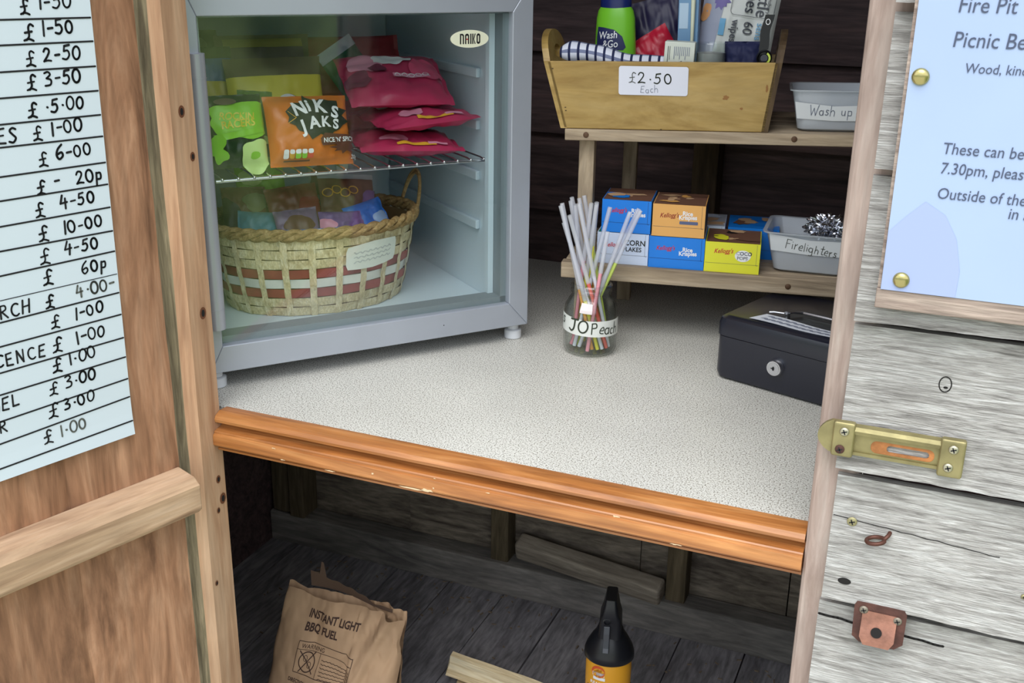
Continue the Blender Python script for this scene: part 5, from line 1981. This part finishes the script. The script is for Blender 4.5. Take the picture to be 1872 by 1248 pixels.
    for turn in range(6):
        for k in order:
            fx, fd, tx, td, tz = L[k][:5]
            placed[:] = [q for j, q in found.items() if j != k]
            best = None
            if k in found:
                best = (cost(*found[k]),) + found[k]
                if best[0] <= 0:
                    continue
            slack = .005 + .0015 * turn
            for start in range(14):
                a = Vector((fx + rnd.gauss(0, .010) * (start > 0), fd + rnd.gauss(0, .010) * (start > 0), .0065))
                b = Vector((tx, td + rnd.gauss(0, .012) * (start > 0), tz))
                c0 = cost(a, b)
                for tr in range(900):
                    if c0 <= 0:
                        break
                    g = .004 * (1 - tr / 1000)
                    a2 = a + Vector((rnd.gauss(0, g), rnd.gauss(0, g), 0))
                    b2 = b + Vector((rnd.gauss(0, g * .5), rnd.gauss(0, g * 1.5), 0))
                    b2.x = max(tx - slack, min(tx + slack, b2.x))
                    b2.y = max(-.03, min(.032, b2.y))
                    c2 = cost(a2, b2)
                    if c2 < c0:
                        a, b, c0 = a2, b2, c2
                if best is None or c0 < best[0]:
                    best = (c0, a, b)
                if c0 <= 0:
                    break
            found[k] = (best[1], best[2])
    for k in order:
        tz, col, sh, cn = L[k][4:]
        a, b = found[k]
        p0 = Vector((JX, JY, ZC + a.z)) + ex * a.x + ey * a.y
        p1 = Vector((JX, JY, ZC + b.z)) + ex * b.x + ey * b.y
        label = lab.get(k, '%s straw in the upright left bunch in the glass jar' % ('clear' if cn == 'clear' else cn + ' sherbet'))
        d = (p1 - p0)
        ln = d.length
        q = d.normalized().to_track_quat('Z', 'Y').to_matrix().to_4x4()
        s = thing('sherbet_straw', label, 'sherbet straw', group='sherbet straws in the glass jar', M=Matrix.Translation(p0) @ q)
        r = rs
        mb = MB().use(SLEEVE)
        n = 12
        mb.lathe([(r, ln * sh), (r, ln)], n, cap=False)
        mb.use(JARGLASS).lathe([(r, 0), (r, ln * sh)], n, cap=False)
        mb.build('sleeve', s, smooth=50)
        m = plain('sherbet_' + cn, col, .8)
        mb = MB().use(m).cyl((0, 0, .001), (0, 0, ln * sh), r - .0004, n=10)
        mb.build('filling', s, smooth=50)


build_jar()


# ------------------------------------------------------------------ cash box
def build_cash_box():
    M = T(.472, .3325, ZC + .0004) @ R(-18.2, 'Z')
    t = thing('cash_box', 'black metal cash box with a lid handle, tucked under the shelf', 'cash box', M=M)
    W, D, H, hs = .205, .150, .079, .055

    def rr(x0, x1, y0, y1, r, z):
        P = rrect2(x0, y0, x1, y1, r, 6)[0]
        return [(x, y, z) for x, y in P]

    def stack(rings, mb):
        n = len(rings[0])
        F = []
        for j in range(len(rings) - 1):
            for i in range(n):
                F.append((j * n + i, j * n + (i + 1) % n, (j + 1) * n + (i + 1) % n, (j + 1) * n + i))
        F += [tuple(range(n - 1, -1, -1)), tuple(range((len(rings) - 1) * n, len(rings) * n))]
        mb.add([p for r_ in rings for p in r_], F)
    mb = MB().use(BLACKMETAL)
    stack([rr(.006, W - .006, .006, D - .006, .010, 0), rr(.0015, W - .0015, .0015, D - .0015, .012, .003), rr(0, W, 0, D, .012, .009), rr(0, W, 0, D, .012, hs - .001)], mb)
    mb.build('box_base', t, smooth=40)
    mb = MB().use(BLACKMETAL)
    stack([rr(.001, W - .001, .001, D - .001, .011, hs - .001), rr(.001, W - .001, .001, D - .001, .011, hs), rr(-.001, W + .001, -.001, D + .001, .012, hs + .0003), rr(-.001, W + .001, -.001, D + .001, .012, H - .009), rr(.001, W - .001, .001, D - .001, .011, H - .003), rr(.006, W - .006, .006, D - .006, .010, H)], mb)
    # shallow handle well
    mb.use(plain('cash_box_well', (16, 16, 20), .35)).flat(rrect2(.060, .030, .150, .075, .008), lambda x, y: Vector((x, y, H + .0003)))
    lid = mb.build('lid', t, smooth=40)
    for x in (.066, .144):
        mb = MB().use(CHROME).cyl((x, .046, H), (x, .046, H + .006), .0036, n=14)
        if x < .1:
            mb.tube([(.066, .046, H + .0045), (.050, .0445, H + .0036), (.045, .042, H + .003)], .0014, 8)
        mb.build('handle_post', lid, smooth=40)
    mb = MB().use(CHROME).tube([(.066, .046, H + .0055), (.070, .056, H + .0048), (.078, .064, H + .0035), (.132, .064, H + .0035), (.140, .056, H + .0048), (.144, .046, H + .0055)], .0016, 8)
    mb.build('handle', lid, smooth=40)
    mb = MB().use(CHROME).lathe([(.0098, 0), (.0098, .005), (.0086, .0068)], 28, T(.0815, -.0002, .0335) @ STAND, cap=True)
    mb.use(plain('lock_face', (200, 200, 204), .3, metal=.8)).lathe([(.0072, .0069), (.007, .0072), (.0004, .0072)], 24, T(.0815, -.0002, .0335) @ STAND)
    mb.use(BLACK).flat(ell2(.0, .0, .0014, .0026), lambda x, y: Vector((x, y, .0075)), T(.0815, -.0002, .0335) @ STAND)
    mb.flat(rect2(-.0032, -.0006, .0, .0006), lambda x, y: Vector((x, y, .0075)), T(.0815, -.0002, .0335) @ STAND)
    o = mb.build('lock', t, smooth=40)
    o['label'] = 'chrome key lock'
    # paper note lying on the lid
    mb = MB().use(plain('note_paper', (214, 218, 226), .7))

    def nt(i, j):
        return Vector((.035 + .130 * i + .010 * j, .012 + .018 * j + .006 * (1 - i) * j, H + .0009 + .0012 * j * (1 - i) + .0005 * sin(i * 9)))
    mb.grid(nt, 20, 4)
    mb.grid(lambda i, j: nt(i, j) - Vector((0, 0, .0003)), 20, 4, flip=True)
    mb.use(INK_GREY)
    wv = lambda y0: stroke2([(.08 + .8 * k / 40, y0 + .1 * sin(k * 1.7)) for k in range(41)], .04)
    for y0 in (.3, .7):
        mb.flat(wv(y0), lambda x, y: nt(x, y) + Vector((0, 0, .0004)))
    tag(put(mb.build('paper_note'), M), 'white paper strip lying on the cash box lid', 'note')


build_cash_box()


# ------------------------------------------------------------------ notice on the right, pins, bolt and other ironmongery
def screw(mb, M, r=.0036, mat=SCREW):
    mb.use(mat).lathe([(r, 0), (r, .0006), (r * .75, .0014), (.0003, .0017)], 16, M @ STAND)
    mb.use(BLACK)
    for a in (20, 110):
        mb.flat(mv2(rect2(-r * .6, -r * .13, r * .6, r * .13), rot=a), lambda x, y: Vector((x, y, .0019)), M @ STAND)


def build_right():
    # backing board of the notice
    t = thing('notice_board', 'greyed wooden backing board behind the white notice', 'notice board', (0, 0, 0))
    mb = MB().use(FRAMEWOOD)
    mb.box(.668, .93, -.0405, -.0365, .8405, 1.34)
    mb.build('board_panel', t)
    mb = MB().use(FRAMEWOOD).box(.6675, .93, -.0412, -.0365, .824, .8400)
    mb.build('bottom_rail', t, bevel=.001)
    # paper notice
    mb = MB().use(NOTICE)
    Y = -.0420
    mb.box(.6705, .8865, Y, Y + .0005, .8395, 1.145)
    on = lambda x, z: Vector((x, Y - .0003, z))
    mb.use(NOTICE_STAIN)
    mb.flat(poly2([(.6708, .8397), (.724, .8397), (.7245, .860), (.719, .884), (.709, .901), (.694, .910), (.682, .898), (.6708, .885)]), on)
    on = lambda x, z: Vector((x, Y - .0006, z))
    mb.use(PRINT)
    IT = dict(shear=.1)
    for s, x, z, sz in (('Fire Pit', .6966, 1.0446, .0152), ('Picnic Bench', .6963, 1.0212, .0152), ('Wood, kindling', .7070, 1.0038, .0098), ('These can be', .7001, .9462, .0118), ('7.30pm, please', .7005, .9318, .0118), ('Outside of these', .7008, .9133, .0118), ('in a', .7505, .9030, .0118)):
        mb.flat(text2(s, sz, x, z, 0, sx=.865, **IT), on)
    tag(mb.build('paper_notice'), 'white printed notice fixed to the wooden backing board', 'notice')
    for x, z, lab in ((.6785, .9995, 'upper brass drawing pin on the notice'), (.6845, .8485, 'lower brass drawing pin at the corner of the notice')):
        mb = MB().use(BRASS_BRIGHT).lathe([(.0062, 0), (.0060, .0012), (.0048, .0026), (.0025, .0034), (.0003, .0036)], 24, T(x, -.0422, z) @ STAND)
        tag(mb.build('drawing_pin', smooth=60), lab, 'drawing pin', 'brass pins in the notice')

    # brass bolt
    yb = -.0335
    t = thing('door_bolt', 'tarnished brass door bolt screwed across the weathered boards', 'bolt', (.648, yb, .7085))
    B = STAND
    mb = MB().use(BRASS)
    # back plate with a slot, rusty inside
    def framed(mb, x0, z0, x1, z1, hx0, hz0, hx1, hz1, y0, y1):
        o, i = rrect2(x0, z0, x1, z1, .0008)[0], rrect2(hx0, hz0, hx1, hz1, (hz1 - hz0) * .45)[0]
        n = len(o)
        V = [(x, y, z) for P, y in ((o, y0), (i, y0), (i, y1), (o, y1)) for x, z in P]
        F = []
        for k in range(n):
            k2 = (k + 1) % n
            for r in range(4):
                q = (r + 1) % 4
                F.append((r * n + k, r * n + k2, q * n + k2, q * n + k))
        mb.add(V, F)
    framed(mb, .012, -.0125, .090, .0125, .0305, -.0098, .0795, .0010, .0004, .0024)
    mb.build('back_plate', t)
    mb = MB().use(RUST)
    framed(mb, .0300, -.0100, .0800, .0012, .0430, -.0074, .0755, -.0016, .0008, .0022)
    o = mb.build('rusty_slot', t)
    o['label'] = 'orange rusted slot plate'
    mb = MB().use(BRASS)
    # raised upper bar
    V = []
    pr = [(.002, .0128), (-.0035, .0118), (-.0052, .0088), (-.0035, .0052), (.002, .0040)]
    for x in (.0165, .0885):
        V += [(x, y, z) for y, z in pr]
    mb.add(V, [(4, 3, 2, 1, 0), (5, 6, 7, 8, 9)] + [(i, i + 1, i + 6, i + 5) for i in range(4)] + [(4, 0, 5, 9)])
    mb.box(.0165, .0885, -.0015, .0, -.0138, -.0112)
    mb.build('bolt_bar', t, smooth=50)
    for x0, x1, nm in ((.000, .0175, 0), (.0825, .1015, 1)):
        mb = MB().use(BRASS)
        z0, z1 = (-.0155, .0150) if nm == 0 else (-.0175, .0150)
        mb.box(x0, x1, -.0062, .002, z0, z1)
        o = mb.build('bracket', t, bevel=.0022, seg=3)
        for zz, mat in ((.0075, SCREW), (-.0085, DARKRUST if nm == 0 else SCREW)):
            s = MB()
            screw(s, T((x0 + x1) / 2 - .0005 - (.001 if zz < 0 else -.001), -.0064, zz), .0038, mat)
            s.build('screw', o, smooth=50)
    mb = MB().use(BRASS)
    P = [(.004, -.014)] + [(-.0015 - .0105 * sin(pi * k / 10) ** .7, -.014 + .028 * k / 10) for k in range(11)] + [(.004, .014)]
    mb.prism([(x, z) for x, z in P], -.003, .001, T(0, -.0005, 0) @ STAND)
    mb.build('keeper_end', t)

    # rusted hasp plate
    x0, z0 = .7045, .541
    t = thing('hasp_plate', 'rusted steel hasp plate with a bent tab below the split board', 'hasp', (x0, -.0315, z0))
    mb = MB().use(DARKRUST)
    mb.prism([(-.0205, -.016), (-.014, -.021), (.015, -.021), (.0215, -.015), (.0215, .014), (.019, .018), (-.0195, .018), (-.0215, .014)], 0, .0016, T(0, 0, 0) @ STAND)
    mb.build('plate', t)
    mb = MB().use(RUSTPLATE)
    pts = [(.0115, .0022), (.003, .0036), (-.004, .0075), (-.010, .0105), (-.0165, .0115)]
    V = []
    for k, (z, y) in enumerate(pts):
        w = .0142 if k < 4 else .0105
        V += [(-w, z, y), (w, z, y)]
    n = len(pts)
    F = [(2 * i, 2 * i + 1, 2 * i + 3, 2 * i + 2) for i in range(n - 1)]
    V2 = [(x, z, y - .0016) for x, z, y in V]
    mb.add(V, [f[::-1] for f in F], STAND)
    mb.add(V2, F, STAND)
    mb.use(DARKRUST)
    for i in range(n - 1):
        for s in (0, 1):
            mb.add([V[2 * i + s], V[2 * i + 2 + s], V2[2 * i + 2 + s], V2[2 * i + s]], [(0, 1, 2, 3)], STAND)
    mb.add([V[-2], V[-1], V2[-1], V2[-2]], [(0, 1, 2, 3)], STAND)
    mb.use(HOLE).flat(ell2(-.0008, -.0042, .0046, .0040), lambda x, y: Vector((x, y, .0088 - (y + .0042) * .5)), STAND)
    o = mb.build('bent_tab', t, smooth=40)
    o['label'] = 'pinkish rusted tab with a hole'
    for x, z in ((-.0135, .0115), (.0145, .0075)):
        s = MB()
        screw(s, T(x, -.0018, z), .0038, plain('dull_screw', (140, 130, 116), .5, metal=.6))
        s.build('screw', t, smooth=50)

    # loose screws and the screw eye in the boards
    for x, z, r, lab in ((.6715, .6285, .0042, 'zinc screw in the split of the board left of the rusty eye'), (.8105, .5935, .0022, 'small faint screw head far right on the weathered boards')):
        s = MB()
        screw(s, T(x, face_y(x, z), z), r, plain('dull_brass_screw', (160, 152, 112), .45, metal=.6))
        tag(s.build('wood_screw', smooth=50), lab, 'screw')
    x, z = .699, .622
    y = face_y(x, z)
    mb = MB().use(plain('rusty_brown_steel', (96, 62, 52), .5, metal=.6))
    pts = []
    for k in range(22):
        a = radians(20 + 330 * k / 21)
        pts.append((x - .0065 + .0072 * cos(a), y - .0085 + .0065 * sin(a), z - .002 + .0015 * cos(a)))
    mb.tube([(x + .004, y + .003, z + .003), (x + .003, y - .003, z + .0022)] + pts, .0018, 8)
    tag(mb.build('screw_eye', smooth=60), 'rusty brown screw eye sticking out of the weathered board', 'screw eye')


build_right()


# ------------------------------------------------------------------ under the counter
def build_low():
    # fuel bag
    t = thing('fuel_bag', 'brown paper bag of barbecue fuel on the shed floor', 'paper bag', M=T(-.026, .205, ZF) @ R(4, 'Z'))
    W, H = .190, .216
    D = .085

    def bag(u, v, side):
        # u across, v up; the bag leans back, is fuller low down and crumpled along its open top
        w = W / 2 * (1 + .10 * (1 - v)) + .004 * noise.noise((v * 5, side, 1))
        tilt = .088 * v ** 1.15
        th = D / 2 * (1 - .82 * v ** 1.7) * (1 - abs(u) ** 4) ** .35 if abs(u) < 1 else 0
        cr = .006 * noise.noise((u * 2.2 + 5, v * 4, side * 2)) + (.009 * abs(noise.noise((u * 3.2 + 2, v * 4.5 - u * 1.5, side))) + .004 * abs(noise.noise((u * 7, v * 9 + u * 3, side + 4)))) * (1.3 if u > .3 else .5)
        fold = .010 * (.5 + .5 * cos(pi * min(1, abs((u - .55) - (v - .72) * .9) / .16))) * (1 if v > .3 else .4) * (side == 1)
        top = .012 * noise.noise((u * 2.0 + 3.3, side * 1.7, 0)) * v ** 6 - .012 * v ** 8 * (u + 1) * .5
        x = u * w
        y = tilt - side * th - side * (cr + fold) * (.3 + v)
        return Vector((x, y, H * v + top))
    mb = MB().use(KRAFT)
    for side in (1, -1):
        mb.grid(lambda i, j: bag(i * 2 - 1, j, side), 96, 84, flip=(side == -1))
    mb.prism([(p.x, p.y) for p in [bag(-1 + .1 * k, 0, 1) for k in range(21)] + [bag(1 - .1 * k, 0, -1) for k in range(21)]], .0004, .001)
    mb.build('bag_paper', t, smooth=35)
    mb = MB().use(KRAFTINK)

    def on(x, z):
        # writing drawn in (x, z); rows run down to the right on the slanted front
        u, v = x / (W / 2 * 1.05), z / H
        q = bag(max(-.98, min(.98, u)), max(.02, min(.98, v)), 1)
        return q + Vector((0, -.0010, .0004))
    A = [text2('INSTANT LIGHT', .0150, -.050, .190, -4, bold=.03, sx=.80), text2('BBQ FUEL', .0150, -.051, .173, -4, bold=.03, sx=.85)]
    bx = [(-.052, .160), (.038, .154), (.036, .115), (-.054, .121), (-.052, .160)]
    A.append(stroke2(bx, .0008))
    A += [stroke2([(-.053, .150), (.037, .144)], .0006), stroke2([(-.016, .148), (-.018, .119)], .0006), text2('WARNING', .0078, -.047, .1515, -4, sx=.95)]
    A.append(ring2(-.035, .135, .0125, .0125, .0014))
    A += [stroke2([(-.047, .148), (-.024, .123)], .0013), stroke2([(-.024, .148), (-.046, .122)], .0013)]
    A += [ring2(-.038, .139, .003, .004, .0007), ring2(-.031, .132, .003, .004, .0007)]
    for k in range(6):
        z = .1405 - k * .0042
        A.append(stroke2([(-.0125 + .048 * i / 24, z - .0036 * i / 24 + .0005 * sin(i * 2.1 + k)) for i in range(25)], .0007))
    A.append(text2('DIRECTIONS FOR USE', .0070, -.060, .1085, -4, bold=.02, sx=.8))
    for k in range(9):
        z = .1035 - k * .0062
        n = 22 if k % 3 else 15
        A.append(stroke2([(-.060 + .0036 * i, z - .00026 * i + .0005 * sin(i * 2.7 + k)) for i in range(n)], .0008))
    for VF in A:
        mb.flat(cut2(VF, .006), on)
    mb.build('printed_text', t)
    # torn strip with barcode-like print rising behind the mouth
    mb = MB().use(plain('torn_inner_paper', (96, 74, 60), .8))

    def torn(i, j):
        x = -.062 + .135 * i
        h = .020 * (1 - i) ** 2 + .006 + .006 * noise.noise((i * 7, 3, 0)) + (.022 if .10 < i < .16 else 0)
        return Vector((x, .0955 + .006 * sin(i * 5), .215 - .014 * i + h * j))
    mb.grid(torn, 40, 3)
    o = mb.build('torn_mouth', t)
    o['label'] = 'dark torn paper edge at the mouth of the bag'

    # spray bottle
    X, Yb = .349, .372
    t = thing('spray_bottle', 'yellow labelled spray bottle with black trigger top on shed floor', 'spray bottle', M=T(X, Yb, ZF) @ R(14, 'Z'))
    AMB = plain('amber_label', (226, 160, 40), .4)
    pr = [(.029, 0), (.032, .004), (.0325, .158), (.0315, .174), (.030, .178)]
    mb = MB().use(AMB).lathe(pr, 48, sx=1, sy=.8)

    def fr(x, z):
        r = .0325
        return Vector((x, -r * .8 * sqrt(max(0, 1 - (x / r) ** 2)) - .0005, z))
    RED_ = plain('flame_red_print', (206, 84, 40), .5)
    for VF, m in ((ell2(-.013, .1575, .0095, .0095), RED_), (ell2(-.012, .1555, .0085, .0075), AMB), (rect2(-.021, .1505, -.004, .1565), WHITE), (rect2(-.020, .144, -.003, .149), WHITE),
                  (text2('READY TO USE', .0068, -.024, .136, -2, bold=.02, sx=.95), WHITE), (text2('BBQ CLEANER', .0135, -.0285, .1215, -1, bold=.03, sx=.72), BLACK), (rect2(-.028, .03, .028, .10), plain('label_brown_panel', (110, 60, 30), .5))):
        mb.use(m).flat(cut2(VF, .004), fr)
    mb.build('bottle_body', t, smooth=40)
    mb = MB().use(BLACKPLASTIC)
    mb.lathe([(.0335, .1705), (.0355, .173), (.0352, .182), (.032, .192), (.0255, .204), (.0195, .213), (.0165, .222)], 48, sx=1, sy=.85)
    mb.build('shroud', t, smooth=40)
    mb = MB().use(BLACKPLASTIC)
    secs = [(.208, .0165, .0185, 0), (.225, .0155, .0185, .0), (.240, .0150, .0205, -.002), (.250, .0118, .0215, -.004), (.266, .0088, .0200, -.005), (.2745, .0075, .0185, -.005)]
    rings = []
    for z, w, d, oy in secs:
        rings.append([(x, y + oy, z) for x, y in rrect2(-w, -d, w, d, min(w, d) * .45, 4)[0]])
    n = len(rings[0])
    F = []
    for j in range(len(rings) - 1):
        for i in range(n):
            F.append((j * n + i, j * n + (i + 1) % n, (j + 1) * n + (i + 1) % n, (j + 1) * n + i))
    F += [tuple(range(n - 1, -1, -1)), tuple(range((len(rings) - 1) * n, len(rings) * n))]
    mb.add([p for r_ in rings for p in r_], F)
    head = mb.build('spray_head', t, smooth=40)
    mb = MB().use(BLACKPLASTIC).lathe([(.0062, 0), (.0062, .004), (.0045, .0046), (.0040, .002), (.0003, .002)], 20, T(-.004, -.0195, .240) @ STAND)
    mb.build('nozzle', head, smooth=40)
    mb = MB().use(plain('trigger_grey', (58, 60, 68), .3))
    tr = [(.232, -.0225), (.222, -.0265), (.212, -.0275), (.202, -.031), (.196, -.0345)]
    V = []
    for k, (z, y) in enumerate(tr):
        V += [(-.0085, y, z), (.0005, y, z), (.0005, y + .004, z), (-.0085, y + .004, z)]
    F = [(0, 1, 2, 3), (19, 18, 17, 16)]
    for k in range(4):
        for i in range(4):
            F.append((4 * k + i, 4 * k + 4 + i, 4 * k + 4 + (i + 1) % 4, 4 * k + (i + 1) % 4))
    mb.add(V, F)
    o = mb.build('trigger', head, bevel=.001)
    o['label'] = 'grey worn trigger'

    # split kindling sticks piled on the floor
    G = 'kindling sticks on the shed floor'
    sticks = [((.088, .385, ZF), .22, -5, [(0, 0), (.034, .002), (.036, .020), (.014, .026), (0, .018)], 'pale split kindling stick at the bottom front of the pile'),
              ((.086, .4255, ZF), .24, -5, [(0, 0), (.034, 0), (.032, .030), (.018, .034), (.0, .024)], 'pale split kindling stick at the bottom back of the pile'),
              ((.079, .398, ZF + .0362), .25, -6, [(0, 0), (.034, 0), (.038, .012), (.024, .030), (.016, .026), (.004, .022)], 'pale split kindling stick on top of the pile')]
    for (x, y, z), ln, rz, pf, lab in sticks:
        mb = MB().use(KINDLE)
        n = len(pf)
        V = []
        k = 14
        for i in range(k + 1):
            s = i / k
            for q, (a, b) in enumerate(pf):
                e = .006 * noise.noise((q * 3.1, z * 30, 2)) if i in (0, k) else 0
                V.append((ln * s + e * 2, a + .0014 * noise.noise((s * 5, q * 2, z * 9)), max(0, b + (.0014 * noise.noise((s * 5, q * 2, z * 9 + 4)) if b > 0 else 0))))
        F = [tuple(range(n - 1, -1, -1)), tuple(range(k * n, k * n + n))]
        for i in range(k):
            for q in range(n):
                F.append((i * n + q, i * n + (q + 1) % n, (i + 1) * n + (q + 1) % n, (i + 1) * n + q))
        mb.add(V, F)
        o = mb.build('kindling_stick')
        o.location = (x, y, z)
        o.rotation_euler = (0, 0, radians(rz))
        tag(o, lab, 'kindling', G)

    # slanted timber offcut lying on the sill between the studs
    mb = MB().use(wood('brown_timber_offcut', ((122, 110, 98), (152, 140, 126), (178, 166, 150)), 'x', 14, 8, .85, .3, .25)).box(-.138, .138, -.017, .017, -.020, .020)
    o = mb.build('timber_offcut', bevel=.006, seg=3)
    o.location = (.205, .709, .058)
    o.rotation_euler = (radians(18), radians(3.5), radians(-4))
    tag(o, 'rounded timber offcut lying on the sill between two studs', 'timber offcut')


build_low()
